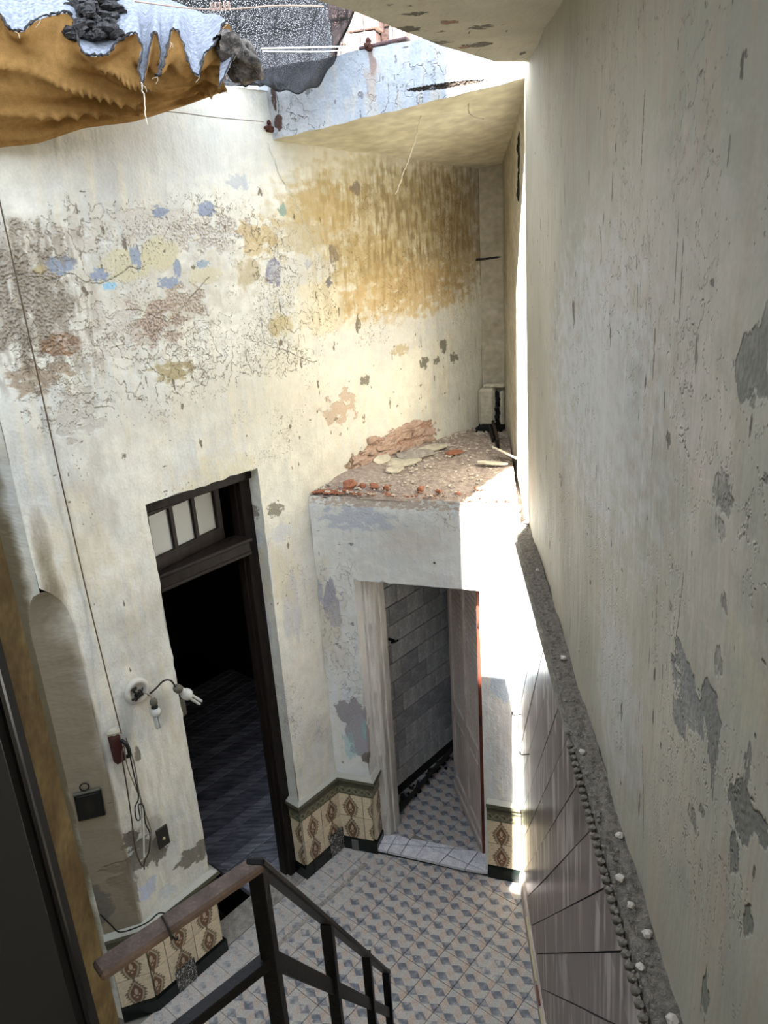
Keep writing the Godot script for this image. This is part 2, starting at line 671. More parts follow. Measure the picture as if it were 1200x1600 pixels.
func materials() -> void:
	plain("plaster", Color(0.78, 0.76, 0.69), Color(0.70, 0.68, 0.62), 0.92, 256, 0.02, 0.6, 1.2)
	plain("dull_plaster", Color(0.44, 0.38, 0.26), Color(0.34, 0.28, 0.18), 0.92, 256, 0.02, 0.6, 0.9)
	plain("render", Color(0.50, 0.48, 0.43), Color(0.40, 0.38, 0.34), 0.95, 256, 0.03, 0.8, 0.6)
	plain("rubble_top", Color(0.50, 0.47, 0.43), Color(0.36, 0.34, 0.31), 0.97, 256, 0.05, 1.6, 0.3, 1, Color(0.72, 0.70, 0.66, 0.6))
	plain("debris", Color(0.70, 0.655, 0.62), Color(0.57, 0.51, 0.48), 0.97, 256, 0.04, 1.8, 0.5, 1, Color(0.78, 0.72, 0.66, 0.8))
	plain("dark_wood", Color(0.16, 0.13, 0.115), Color(0.10, 0.08, 0.07), 0.5, 256, 0.05, 0.25, 0.4, 8)
	plain("rail_wood", Color(0.36, 0.30, 0.26), Color(0.275, 0.225, 0.195), 0.55, 256, 0.04, 0.2, 0.5, 1, Color(0.46, 0.40, 0.36, 0.4))
	plain("grey_planks", Color(0.62, 0.62, 0.66), Color(0.40, 0.40, 0.44), 0.6, 256, 0.05, 0.25, 0.5, 8, Color(0, 0, 0, 0), 21, true)
	plain("grey_planks_pale", Color(0.74, 0.74, 0.78), Color(0.50, 0.50, 0.54), 0.6, 256, 0.05, 0.25, 0.5, 8, Color(0, 0, 0, 0), 25, true)
	plain("white_wood", Color(0.88, 0.87, 0.84), Color(0.74, 0.72, 0.69), 0.6, 256, 0.05, 0.3, 0.5, 8)
	plain("grey_wood", Color(0.78, 0.74, 0.71), Color(0.66, 0.62, 0.60), 0.6, 256, 0.05, 0.3, 0.5, 8)
	plain("marble", Color(0.86, 0.86, 0.87), Color(0.76, 0.76, 0.78), 0.35, 256, 0.02, 0.05, 0.4)
	plain("room_tile", Color(0.80, 0.80, 0.80), Color(0.68, 0.68, 0.68), 0.4, 128, 0.03, 0.1, 0.5)
	plain("room_tile_grey", Color(0.70, 0.70, 0.71), Color(0.60, 0.60, 0.61), 0.45, 128, 0.03, 0.1, 0.5, 1, Color(0, 0, 0, 0), 12)
	plain("steel", Color(0.06, 0.055, 0.052), Color(0.035, 0.032, 0.031), 0.45, 128, 0.04, 0.15, 0.2, 1, Color(0.16, 0.10, 0.07, 0.6))
	plain("canvas", Color(0.63, 0.485, 0.285), Color(0.54, 0.41, 0.23), 0.85, 256, 0.04, 0.15, 0.35)
	plain("canvas_outside", Color(0.60, 0.62, 0.66), Color(0.38, 0.40, 0.43), 0.95, 256, 0.05, 0.5, 0.25, 1, Color(0.35, 0.33, 0.32, 0.6))
	plain("lint", Color(0.30, 0.29, 0.29), Color(0.13, 0.13, 0.13), 1.0, 128, 0.06, 1.0, 0.12, 1, Color(0.62, 0.60, 0.58, 0.7))
	plain("brick", Color(0.64, 0.43, 0.34), Color(0.55, 0.38, 0.31), 0.95, 128, 0.06, 0.8, 0.2, 1, Color(0.7, 0.55, 0.46, 0.6))
	plain("old_brick", Color(0.44, 0.36, 0.36), Color(0.32, 0.27, 0.27), 0.95, 128, 0.06, 0.8, 0.2)
	plain("concrete_dark", Color(0.20, 0.19, 0.18), Color(0.13, 0.12, 0.12), 0.9, 128, 0.04, 0.5, 0.5)
	plain("render_pale", Color(0.66, 0.64, 0.61), Color(0.54, 0.52, 0.49), 0.95, 256, 0.03, 0.8, 0.5)
	plain("niche_plaster", Color(0.74, 0.72, 0.66), Color(0.64, 0.61, 0.53), 0.92, 256, 0.015, 0.7, 1.4, 1, Color(0, 0, 0, 0), 33)
	plain("soffit", Color(0.79, 0.775, 0.70), Color(0.73, 0.71, 0.62), 0.92, 256, 0.008, 0.6, 1.6, 1, Color(0, 0, 0, 0), 41)
	plain("pink_masonry", Color(0.74, 0.655, 0.60), Color(0.64, 0.535, 0.48), 0.97, 128, 0.06, 1.0, 0.2, 1, Color(0.66, 0.60, 0.54, 0.7))
	plain("lint_pale", Color(0.48, 0.45, 0.42), Color(0.12, 0.115, 0.11), 1.0, 128, 0.03, 1.0, 0.25, 1, Color(0.72, 0.69, 0.66, 0.7))
	solid("grit_pale", Color(0.74, 0.71, 0.66), 0.95)
	solid("grit_grey", Color(0.48, 0.46, 0.43), 0.95)
	solid("white_dusty", Color(0.74, 0.73, 0.70), 0.7)
	solid("cable_wall", Color(0.36, 0.31, 0.25), 0.7)
	solid("cable_brown", Color(0.30, 0.25, 0.20), 0.6)
	solid("frieze_plain", Color(0.30, 0.295, 0.23), 0.35)
	solid("black_marble", Color(0.10, 0.095, 0.095), 0.3)
	solid("black_paint", Color(0.014, 0.013, 0.016), 0.8)
	solid("black_gloss", Color(0.05, 0.05, 0.06), 0.25)
	solid("picture_dark", Color(0.035, 0.042, 0.045), 0.4)
	var ghost := noise(Vector2i(64, 64), 0.06, 3, 71)
	picture("faded_figure", 64, func(p: Vector2, x: int, y: int) -> Color:
		var g := ghost[y * 64 + x] / 255.0
		var e := Vector2((p.x - 0.5) / 0.22, (p.y - 0.52) / 0.34).length()
		return Color(0.045, 0.055, 0.055).lerp(Color(0.16, 0.13, 0.085), clampf(1.2 - e, 0.0, 1.0) * (0.4 + 0.8 * g)), 0.4)
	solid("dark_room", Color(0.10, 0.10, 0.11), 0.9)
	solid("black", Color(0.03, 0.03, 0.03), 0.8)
	solid("white_plastic", Color(0.74, 0.74, 0.72), 0.4)
	solid("grey_plastic", Color(0.34, 0.33, 0.29), 0.6)
	solid("tube_glass", Color(0.74, 0.75, 0.74), 0.2)
	solid("wire_dark", Color(0.07, 0.065, 0.06), 0.5)
	solid("wire_grey", Color(0.50, 0.47, 0.42), 0.6)
	solid("wire_white", Color(0.84, 0.83, 0.80), 0.5)
	solid("string", Color(0.80, 0.76, 0.68), 0.9)
	solid("copper_wire", Color(0.66, 0.56, 0.50), 0.6)
	solid("rust", Color(0.27, 0.15, 0.11), 0.9)
	solid("red_block", Color(0.24, 0.11, 0.09), 0.7)
	solid("plate", Color(0.17, 0.165, 0.15), 0.5)
	solid("brass", Color(0.72, 0.66, 0.50), 0.35, 0.6)
	solid("green_glaze", Color(0.055, 0.085, 0.075), 0.25)
	solid("green_chip", Color(0.40, 0.40, 0.38), 0.8)
	solid("cap_paint", Color(0.66, 0.66, 0.62), 0.6)
	solid("mortar", Color(0.50, 0.48, 0.44), 0.95)
	solid("grout_dark", Color(0.16, 0.155, 0.15), 0.95)
	solid("stripe_cream", Color(0.74, 0.70, 0.56), 0.6)
	solid("stripe_red", Color(0.45, 0.26, 0.23), 0.6)
	solid("red_edge", Color(0.42, 0.20, 0.15), 0.6)
	solid("sky_pane", Color(0.60, 0.72, 0.86), 0.3)

	# glazed dado tile: a brown pointed medallion on cream
	var medallion := func(cream: Color, brown: Color, worn: int) -> Callable:
		var n := noise(Vector2i(160, 160), 0.04, 4, worn)
		return func(p: Vector2, x: int, y: int) -> Color:
			var q := (p - Vector2(0.5, 0.5)) * 1.72
			q.y = -q.y
			var g := n[y * 160 + x] / 255.0
			var c := cream * (0.93 + 0.14 * g)
			var yy := q.y + 0.05
			# outer ogee with a scalloped rim
			var half := 0.50 * sqrt(maxf(0.0, 1.0 - pow(absf(yy + 0.08) / 0.86, 1.5))) * (1.0 if yy < 0.0 else maxf(0.0, 1.0 - yy * 0.75))
			var rim := half + 0.055 * sin(absf(yy) * 34.0) + 0.02
			var ax := absf(q.x)
			if absf(yy) < 0.80 and ax < rim:
				c = brown.lerp(cream, 0.12 + 0.25 * g)
				if ax < half - 0.10 and ax > half - 0.17:
					c = cream.lerp(brown, 0.35)
				if ax < half - 0.20:
					c = Color(brown.r * 1.15, brown.g * 0.92, brown.b * 0.85)
				var e := Vector2(q.x / 0.10, (yy + 0.02) / 0.22)
				if e.length() < 1.0:
					c = cream.lerp(brown, 0.25)
				if Vector2(ax - 0.13, yy + 0.26).length() < 0.06 or Vector2(q.x, yy + 0.42).length() < 0.07:
					c = cream.lerp(brown, 0.3)
				if sin(ax * 60.0 + yy * 20.0) * sin(yy * 48.0) > 0.72:
					c = c.lerp(cream, 0.55)
			if absf(q.x) < 0.05 + 0.03 * sin(q.y * 40.0) and absf(q.y) > 0.62 and absf(q.y) < 0.92:
				c = brown.lerp(cream, 0.15)
			if maxf(absf(q.x), absf(q.y)) > 0.85:
				c = c * 0.8
			return Color(clampf(c.r, 0, 1), clampf(c.g, 0, 1), clampf(c.b, 0, 1))
	picture("dado_tile", 160, (medallion as Callable).call(Color(0.87, 0.81, 0.69), Color(0.38, 0.32, 0.24), 3), 0.3)
	picture("dado_tile_b", 160, (medallion as Callable).call(Color(0.84, 0.78, 0.67), Color(0.36, 0.30, 0.23), 8), 0.3)
	var relief := noise(Vector2i(128, 128), 0.05, 3, 4)
	picture("frieze", 128, func(p: Vector2, x: int, y: int) -> Color:
		var c := Color(0.33, 0.32, 0.25)
		var v := p.y
		var wave := absf(v - 0.5 - 0.16 * sin(p.x * TAU * 2.0))
		var leaf := absf(v - 0.5 + 0.20 * sin(p.x * TAU * 2.0 + 0.6))
		if v > 0.2 and v < 0.8:
			c = Color(0.40, 0.39, 0.31)
			if wave < 0.07 or leaf < 0.05:
				c = Color(0.52, 0.51, 0.42)
			if absf(fmod(p.x * 4.0, 1.0) - 0.5) < 0.12 and absf(v - 0.5) < 0.12:
				c = Color(0.30, 0.30, 0.22)
		var g := 0.85 + 0.3 * relief[y * 128 + x] / 255.0
		return Color(c.r * g, c.g * g, c.b * g), 0.35)
	M.frieze.uv1_scale = Vector3(5.5, 1, 1)
	var scratch := noise(Vector2i(96, 96), 0.075, 2, 31)
	picture("mosaic", 96, func(_p: Vector2, x: int, y: int) -> Color:
		return Color(0.80, 0.79, 0.76) if absf(scratch[y * 96 + x] - 128) < 20 else Color(0.09, 0.085, 0.085), 0.4)

	# cement floor tiles with the tumbling-block print, three states of wear
	for k in 4:
		var n := noise(Vector2i(128, 128), 0.022, 4, 60 + k)
		var f := noise(Vector2i(128, 128), 0.12, 3, 70 + k)
		var worn: float = [0.14, 0.30, 0.50, 0.78][k]
		picture("cube_tile_%d" % k, 128, func(p: Vector2, x: int, y: int) -> Color:
			var a := Vector2(p.y * 2.0, p.x * 2.0 * 0.8660254)       # along the rows, across the rows
			var best := 9.0
			var d := Vector2.ZERO
			for row in range(-1, 3):
				for col in range(-1, 4):
					var c := Vector2(col + (0.5 if (row + 40) % 2 else 0.0), row * 0.8660254)
					if a.distance_squared_to(c) < best:
						best = a.distance_squared_to(c)
						d = a - c
			var an := fposmod(atan2(d.y, d.x) - PI / 6.0, TAU)
			var c := Color(0.40, 0.42, 0.46) if an < TAU / 3.0 else (Color(0.69, 0.62, 0.57) if an < TAU * 2.0 / 3.0 else Color(0.67, 0.66, 0.645))
			var g := n[y * 128 + x] / 255.0
			var w := clampf(worn + (g - 0.5) * 1.1, 0.0, 0.9)
			c = c.lerp(Color(0.72, 0.71, 0.69), w)
			var h := 0.88 + 0.24 * f[y * 128 + x] / 255.0
			return Color(c.r * h, c.g * h, c.b * h), 0.55)

	# brown glazed panel with lime runs down it
	for k in 3:
		var v := streaks(Vector2i(256, 256), 0.05, 4, 80 + k, 10)
		var n := noise(Vector2i(256, 256), 0.012, 4, 90 + k)
		picture("panel_%d" % k, 256, func(_p: Vector2, x: int, y: int) -> Color:
			var i := y * 256 + x
			var c := Color(0.42, 0.37, 0.35).lerp(Color(0.34, 0.30, 0.285), n[i] / 255.0)
			var t := clampf((v[i] / 255.0 - 0.50) * 2.6 + (n[i] / 255.0 - 0.5) * 1.4, 0.0, 0.8)
			return c.lerp(Color(0.74, 0.71, 0.69), t), 0.3)
	var cloth := StandardMaterial3D.new()
	cloth.resource_name = "net"
	var weave := PackedByteArray()
	weave.resize(256 * 256 * 4)
	var holes := noise(Vector2i(256, 256), 0.16, 2, 55, true)
	for i in 256 * 256:
		var open := holes[i] > 192
		var tone := 30 + holes[(i * 7) % 65536] / 8
		weave[i * 4] = tone
		weave[i * 4 + 1] = tone
		weave[i * 4 + 2] = tone + 3
		weave[i * 4 + 3] = 0 if open else 255
	cloth.albedo_texture = ImageTexture.create_from_image(Image.create_from_data(256, 256, false, Image.FORMAT_RGBA8, weave))
	cloth.transparency = BaseMaterial3D.TRANSPARENCY_ALPHA_SCISSOR
	cloth.alpha_scissor_threshold = 0.5
	cloth.cull_mode = BaseMaterial3D.CULL_DISABLED
	cloth.roughness = 0.9
	cloth.uv1_scale = Vector3(5, 5, 5)
	M["net"] = cloth
	var pane := StandardMaterial3D.new()
	pane.resource_name = "dusty_glass"
	pane.albedo_color = Color(0.62, 0.63, 0.61, 0.86)
	pane.transparency = BaseMaterial3D.TRANSPARENCY_ALPHA
	pane.roughness = 0.35
	M["dusty_glass"] = pane
	var clear := StandardMaterial3D.new()
	clear.resource_name = "clear_glass"
	clear.albedo_color = Color(0.75, 0.80, 0.82, 0.45)
	clear.transparency = BaseMaterial3D.TRANSPARENCY_ALPHA
	clear.roughness = 0.12
	M["clear_glass"] = clear


# the long wall: u along it, h up; the tall door at u -1.07 .. -0.355
func left_edge(h: float) -> float:
	if h >= 2.635:
		return -1.655
	if h <= 2.39:
		return -1.536
	var t := (2.635 - h) / 0.245
	return -1.655 + 0.119 * sqrt(maxf(0.0, 1.0 - (1.0 - t) * (1.0 - t)))


func long_wall() -> void:
	var c := Paint.new(Vector2i(1088, 1408), Vector2(-1.76, 0.0), Vector2(3.7, 4.8), 11, self, [Color(0.86, 0.855, 0.81), Color(0.80, 0.805, 0.785), Color(0.83, 0.81, 0.745)], 0.20)
	c.blob(-0.97, 3.87, 0.761, 0.355, Color8(176, 168, 150), 0.45, 2.2, 1.20, 0)
	c.blob(0.84, 4.02, 1.058, 0.515, Color8(186, 172, 136), 0.70, 1.6, 0.90, 0)
	c.blob(1.52, 4.20, 0.663, 0.317, Color8(158, 142, 112), 0.60, 1.5, 0.90, 0)
	c.blob(0.30, 4.18, 0.355, 0.198, Color8(178, 152, 100), 0.60, 2.0, 0.80, 0)
	c.blob(1.07, 3.70, 0.739, 0.198, Color8(180, 150, 102), 0.60, 2.2, 0.60, -6)
	c.blob(0.71, 3.92, 0.353, 0.146, Color8(170, 150, 105), 0.60, 2.2, 0.60, 0)
	c.blob(1.65, 3.87, 0.388, 0.252, Color8(150, 128, 92), 0.50, 2.0, 0.80, 0)
	c.blob(-1.07, 3.34, 0.733, 0.174, Color8(196, 192, 178), 0.40, 1.6, 1.00, 0)
	c.blob(-1.42, 2.79, 0.178, 0.323, Color8(206, 194, 162), 0.40, 1.6, 1.00, 0)
	c.blob(-0.62, 2.91, 0.283, 0.134, Color8(206, 196, 160), 0.40, 1.6, 1.00, 0)
	c.blob(-1.21, 2.19, 0.205, 0.399, Color8(168, 164, 152), 0.35, 1.8, 1.00, 0)
	c.blob(-1.31, 3.00, 0.122, 0.232, Color8(170, 166, 158), 0.35, 2.0, 0.90, 0)
	c.blob(-1.43, 3.89, 0.198, 0.296, Color8(150, 140, 126), 0.80, 2.6, 0.50, -30)
	c.blob(-1.33, 3.67, 0.096, 0.052, Color8(150, 116, 90), 0.90, 1.6, 0.30, -30)
	c.blob(-1.46, 3.55, 0.148, 0.072, Color8(150, 130, 108), 0.70, 2.4, 0.50, -20)
	c.blob(-0.46, 4.09, 0.240, 0.093, Color8(196, 190, 180), 0.85, 2.6, 0.40, -30)
	c.blob(-0.83, 4.14, 0.233, 0.070, Color8(200, 195, 186), 0.70, 2.8, 0.50, -22)
	c.blob(-1.17, 4.09, 0.159, 0.061, Color8(198, 192, 182), 0.70, 2.8, 0.50, -22)
	c.blob(-0.85, 3.72, 0.172, 0.109, Color8(178, 160, 146), 0.85, 2.8, 0.40, -34)
	c.blob(-0.66, 3.79, 0.125, 0.088, Color8(182, 168, 152), 0.80, 2.6, 0.40, -30)
	c.blob(-0.80, 3.47, 0.129, 0.054, Color8(160, 146, 108), 0.80, 2.4, 0.60, -12)
	c.blob(-0.27, 3.89, 0.085, 0.081, Color8(182, 170, 140), 0.80, 1.8, 0.50, -10)
	c.blob(-0.09, 3.61, 0.088, 0.073, Color8(184, 170, 130), 0.80, 1.4, 0.60, -14)
	c.blob(-1.13, 3.69, 0.215, 0.108, Color8(198, 192, 182), 0.60, 3.0, 0.40, -24)
	c.blob(-1.33, 3.36, 0.146, 0.110, Color8(172, 166, 156), 0.50, 3.0, 0.40, -20)
	c.blob(0.14, 4.05, 0.242, 0.085, Color8(184, 174, 150), 0.60, 2.6, 0.40, -20)
	c.blob(-0.18, 4.06, 0.129, 0.093, Color8(186, 160, 112), 0.60, 2.2, 0.50, -10)
	c.blob(0.33, 3.06, 0.133, 0.100, Color8(176, 150, 128), 0.60, 3.4, 0.30, -24)
	c.blob(-0.95, 3.97, 0.161, 0.070, Color8(198, 190, 156), 0.70, 1.2, 0.30, 6)
	c.blob(-0.77, 4.01, 0.104, 0.078, Color8(198, 190, 156), 0.70, 1.2, 0.30, 6)
	c.blob(-0.54, 3.90, 0.115, 0.047, Color8(200, 192, 160), 0.60, 1.4, 0.30, 6)
	c.blob(-1.36, 3.98, 0.032, 0.025, Color8(180, 164, 120), 0.70, 1.2, 0.50, 4)
	c.blob(-1.26, 3.99, 0.073, 0.035, Color8(142, 152, 170), 0.95, 2.0, 0.25, -8)
	c.blob(-1.10, 3.94, 0.042, 0.029, Color8(142, 152, 170), 0.95, 1.8, 0.25, -8)
	c.blob(-1.06, 3.89, 0.037, 0.019, Color8(150, 190, 212), 0.95, 1.4, 0.25, -8)
	c.blob(-0.74, 4.19, 0.048, 0.027, Color8(142, 152, 170), 0.95, 1.6, 0.25, -8)
	c.blob(-0.48, 4.20, 0.065, 0.034, Color8(146, 156, 176), 0.95, 1.6, 0.25, -8)
	c.blob(-0.75, 3.88, 0.070, 0.026, Color8(142, 152, 170), 0.95, 2.4, 0.25, -8)
	c.blob(-0.91, 4.01, 0.023, 0.060, Color8(142, 152, 170), 0.90, 2.2, 0.25, -8)
	c.blob(-0.69, 3.94, 0.022, 0.046, Color8(142, 152, 170), 0.90, 2.0, 0.25, -8)
	c.blob(-0.54, 3.95, 0.042, 0.021, Color8(150, 164, 178), 0.90, 1.8, 0.25, -8)
	c.blob(-0.09, 3.88, 0.054, 0.071, Color8(140, 140, 156), 0.95, 1.6, 0.20, -10)
	c.blob(0.17, 3.91, 0.035, 0.027, Color8(150, 150, 164), 0.90, 1.4, 0.30, -8)
	c.blob(0.02, 4.19, 0.032, 0.038, Color8(140, 160, 150), 0.90, 1.6, 0.30, -8)
	c.blob(-0.26, 4.32, 0.082, 0.041, Color8(166, 172, 182), 0.60, 2.0, 0.40, -4)
	c.blob(0.61, 4.30, 0.044, 0.041, Color8(130, 120, 110), 0.80, 1.4, 0.40, -8)
	c.blob(0.24, 3.67, 0.196, 0.175, Color8(214, 208, 184), 0.70, 1.1, 0.25, 8)
	c.blob(0.12, 3.88, 0.292, 0.087, Color8(202, 204, 204), 0.60, 1.6, 0.40, 4)
	c.blob(0.78, 3.42, 0.756, 0.157, Color8(196, 198, 200), 0.55, 1.6, 0.70, 0)
	c.blob(-0.22, 3.24, 0.552, 0.309, Color8(214, 210, 192), 0.50, 1.4, 0.90, 0)
	c.blob(-0.51, 4.47, 0.828, 0.192, Color8(196, 198, 194), 0.55, 1.4, 0.90, 0)
	c.blob(1.18, 3.21, 0.050, 0.043, Color8(120, 118, 108), 0.95, 2.4, 0.20, -12)
	c.blob(1.41, 3.29, 0.045, 0.052, Color8(120, 118, 108), 0.95, 2.4, 0.20, -12)
	c.blob(1.33, 3.20, 0.044, 0.026, Color8(120, 118, 108), 0.95, 2.4, 0.20, -12)
	c.blob(1.54, 3.19, 0.047, 0.036, Color8(120, 118, 108), 0.95, 2.4, 0.20, -12)
	c.blob(0.58, 3.19, 0.048, 0.035, Color8(126, 122, 112), 0.95, 2.2, 0.20, -12)
	c.blob(0.55, 3.54, 0.029, 0.052, Color8(120, 112, 96), 0.90, 2.6, 0.30, -10)
	c.blob(0.32, 3.80, 0.031, 0.028, Color8(120, 118, 120), 0.90, 2.6, 0.20, -10)
	c.blob(0.38, 3.95, 0.032, 0.062, Color8(130, 120, 110), 0.80, 2.6, 0.30, -10)
	c.blob(0.94, 3.33, 0.092, 0.037, Color8(170, 150, 110), 0.60, 2.0, 0.50, 0)
	c.blob(0.84, 2.67, 0.428, 0.147, Color8(180, 150, 136), 0.97, 1.5, 0.15, -60)
	c.blob(0.78, 2.75, 0.169, 0.043, Color8(178, 138, 120), 0.90, 1.8, 0.30, -40)
	c.blob(0.46, 2.68, 0.119, 0.082, Color8(150, 128, 112), 0.90, 1.8, 0.30, -40)
	c.blob(1.10, 2.76, 0.185, 0.053, Color8(176, 142, 126), 0.90, 1.6, 0.30, -50)
	c.blob(-1.72, 1.75, 0.114, 1.353, Color8(128, 118, 98), 0.00, 0.9, 0.60, 0)
	c.blob(-0.27, 2.60, 0.061, 0.041, Color8(142, 138, 124), 0.95, 2.0, 0.20, -12)
	c.blob(-0.24, 2.45, 0.077, 0.053, Color8(196, 200, 206), 0.60, 2.0, 0.30, 0)
	c.blob(-0.23, 1.92, 0.070, 0.243, Color8(190, 192, 196), 0.60, 2.2, 0.40, 0)
	c.blob(-0.27, 2.19, 0.097, 0.234, Color8(208, 198, 170), 0.50, 1.8, 0.60, 0)
	c.blob(-1.45, 1.02, 0.116, 0.089, Color8(120, 117, 106), 0.97, 2.4, 0.15, -22)
	c.blob(-1.49, 1.16, 0.053, 0.051, Color8(112, 108, 98), 0.97, 2.0, 0.15, -22)
	c.blob(-1.35, 0.98, 0.050, 0.084, Color8(124, 120, 110), 0.97, 2.4, 0.15, -22)
	c.blob(-1.17, 0.80, 0.101, 0.064, Color8(126, 122, 112), 0.97, 2.2, 0.15, -22)
	c.blob(-1.10, 0.80, 0.036, 0.073, Color8(126, 122, 112), 0.97, 1.8, 0.15, -22)
	c.blob(-1.45, 0.79, 0.059, 0.061, Color8(196, 204, 222), 0.95, 1.8, 0.20, -10)
	c.blob(-1.35, 0.69, 0.058, 0.039, Color8(196, 206, 210), 0.70, 2.8, 0.30, -8)
	c.blob(-1.54, 0.86, 0.040, 0.149, Color8(140, 136, 126), 0.90, 2.4, 0.20, -18)
	c.blob(-1.36, 1.60, 0.020, 0.049, Color8(126, 120, 108), 0.90, 2.2, 0.20, -12)
	c.blob(-1.46, 1.58, 0.039, 0.207, Color8(120, 116, 108), 0.35, 1.8, 0.80, 0)
	c.blob(-1.36, 1.15, 0.077, 0.082, Color8(150, 144, 132), 0.50, 2.0, 0.60, 0)
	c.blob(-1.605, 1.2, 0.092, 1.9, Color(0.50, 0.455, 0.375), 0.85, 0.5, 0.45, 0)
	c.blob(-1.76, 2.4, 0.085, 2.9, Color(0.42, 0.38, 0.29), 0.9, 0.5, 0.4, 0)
	c.blob(-1.62, 0.80, 0.05, 0.16, Color(0.44, 0.42, 0.38), 0.95, 1.6, 0.15, -16)
	c.runs(self, 0.1, 3.5, 1.95, 4.45, Color(0.60, 0.52, 0.36), 0.45, 301)
	c.runs(self, 0.6, 3.8, 1.95, 4.5, Color(0.45, 0.39, 0.28), 0.45, 302)
	c.runs(self, -1.7, 3.45, -1.1, 4.2, Color(0.52, 0.48, 0.42), 0.5, 303)
	c.runs(self, -1.6, 0.6, -1.0, 1.8, Color(0.66, 0.635, 0.56), 0.22, 304)
	c.flaking(self, -1.7, 3.25, 0.35, 4.35, 9.0, 0.030, 0.62, Color(0.47, 0.43, 0.37), 401)
	c.flaking(self, -1.7, 3.3, 0.2, 4.25, 22.0, 0.040, 0.52, Color(0.52, 0.48, 0.42), 411)
	c.flaking(self, 0.0, 3.3, 1.95, 4.4, 14.0, 0.026, 0.50, Color(0.50, 0.42, 0.28), 421)
	c.flaking(self, -1.6, 2.8, 0.5, 3.4, 16.0, 0.020, 0.40, Color(0.52, 0.49, 0.43), 431)
	c.flaking(self, -0.4, 0.7, 0.0, 2.6, 12.0, 0.030, 0.50, Color(0.62, 0.60, 0.57), 441)
	c.crack(-1.0, 3.78, 0.5, 0.04, Color(0.42, 0.38, 0.32), 0.8, 0.6)
	c.crack(-1.5, 3.95, 0.6, -0.12, Color(0.42, 0.38, 0.32), 0.8, 0.6)
	c.crack(-0.3, 3.55, 0.45, 0.05, Color(0.46, 0.42, 0.36), 0.8, 0.6)
	c.crack(-0.04, 4.5, 0.30, -0.60, Color(0.92, 0.92, 0.88), 0.3, 0.8)
	c.crack(-0.035, 4.5, 0.30, -0.61, Color(0.92, 0.92, 0.88), 0.3, 0.8)
	c.chips(70, -1.6, 2.9, 0.4, 4.3, 0.009, 0.016, Color(0.44, 0.40, 0.35))
	c.chips(40, 0.1, 2.75, 1.8, 3.5, 0.009, 0.018, Color(0.50, 0.48, 0.42))
	c.chips(20, -1.6, 0.9, 0.0, 2.9, 0.006, 0.010, Color(0.46, 0.44, 0.40))
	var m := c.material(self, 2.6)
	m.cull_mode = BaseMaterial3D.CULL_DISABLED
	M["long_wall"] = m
	var wave := FastNoiseLite.new()
	wave.seed = 5
	wave.frequency = 2.2
	wave.fractal_octaves = 3
	var us := [-1.655, -1.63, -1.60, -1.57, -1.54]
	while us[-1] < -1.10:
		us.append(us[-1] + 0.04)
	us[-1] = -1.07
	for k in range(1, 18):
		us.append(lerpf(-1.07, -0.355, k / 18.0))
	us.append(-0.355)
	while us[-1] < 1.90:
		us.append(us[-1] + 0.045)
	var hs := []
	for k in 69:
		hs.append(lerpf(0.0, 2.87, k / 68.0))
	while hs[-1] < 4.74:
		hs.append(hs[-1] + 0.042)
	hs[-1] = 4.745
	var s := begin()
	s.set_smooth_group(1)
	var pt := func(i: int, j: int) -> Vector3:
		var u: float = us[i]
		var h: float = hs[j]
		if u < -1.30:
			var e := left_edge(h)
			u = e + (u + 1.655) * (-1.30 - e) / (-1.30 + 1.655)
		var d := wave.get_noise_3d(u, h, 0.0) * 0.016
		if absf(u + 1.07) < 0.01 or absf(u + 0.355) < 0.01:
			u += wave.get_noise_2d(h * 4.0, u) * 0.008
		if absf(h - 2.87) < 0.01 and u > -1.1 and u < -0.3:
			h += wave.get_noise_2d(u * 5.0, 3.0) * 0.012
		return Vector3(u, h, d)
	for j in hs.size() - 1:
		for i in us.size() - 1:
			var mid: float = (us[i] + us[i + 1]) / 2.0
			if hs[j] < 2.86 and mid > -1.07 and mid < -0.355:
				continue
			if us[i] > 0.28 and hs[j + 1] < 2.42:
				continue
			var q := [pt.call(i, j), pt.call(i + 1, j), pt.call(i + 1, j + 1), pt.call(i, j + 1)]
			quad(s, L * q[0], L * q[1], L * q[2], L * q[3], c.at(q[0].x, q[0].y), c.at(q[1].x, q[1].y), c.at(q[2].x, q[2].y), c.at(q[3].x, q[3].y))
	# behind the paint: the body of the wall, its chamfered end and the reveals of the door
	s.set_smooth_group(-1)
	var flat := func(a: Vector3, b: Vector3, cc: Vector3, d: Vector3, shift := 0.0) -> void:
		quad(s, L * a, L * b, L * cc, L * d, c.at(a.x + shift * a.z, a.y), c.at(b.x + shift * b.z, b.y), c.at(cc.x + shift * cc.z, cc.y), c.at(d.x + shift * d.z, d.y))
	flat.call(Vector3(-0.355, 0, -0.2), Vector3(-0.355, 0, 0), Vector3(-0.355, 2.87, 0), Vector3(-0.355, 2.87, -0.2), -1.0)
	flat.call(Vector3(-1.07, 0, 0), Vector3(-1.07, 0, -0.2), Vector3(-1.07, 2.87, -0.2), Vector3(-1.07, 2.87, 0), 1.0)
	flat.call(Vector3(-1.07, 2.87, 0), Vector3(-1.07, 2.87, -0.2), Vector3(-0.355, 2.87, -0.2), Vector3(-0.355, 2.87, 0))
	for p in [[-1.655, -1.07, 0.0, 4.745], [-0.355, 2.0, 0.0, 4.745], [-1.07, -0.355, 2.87, 4.745]]:
		flat.call(Vector3(p[1], p[2], -0.2), Vector3(p[0], p[2], -0.2), Vector3(p[0], p[3], -0.2), Vector3(p[1], p[3], -0.2))
	flat.call(Vector3(-1.655, 4.745, 0), Vector3(1.9, 4.745, 0), Vector3(1.9, 4.745, -0.2), Vector3(-1.655, 4.745, -0.2))
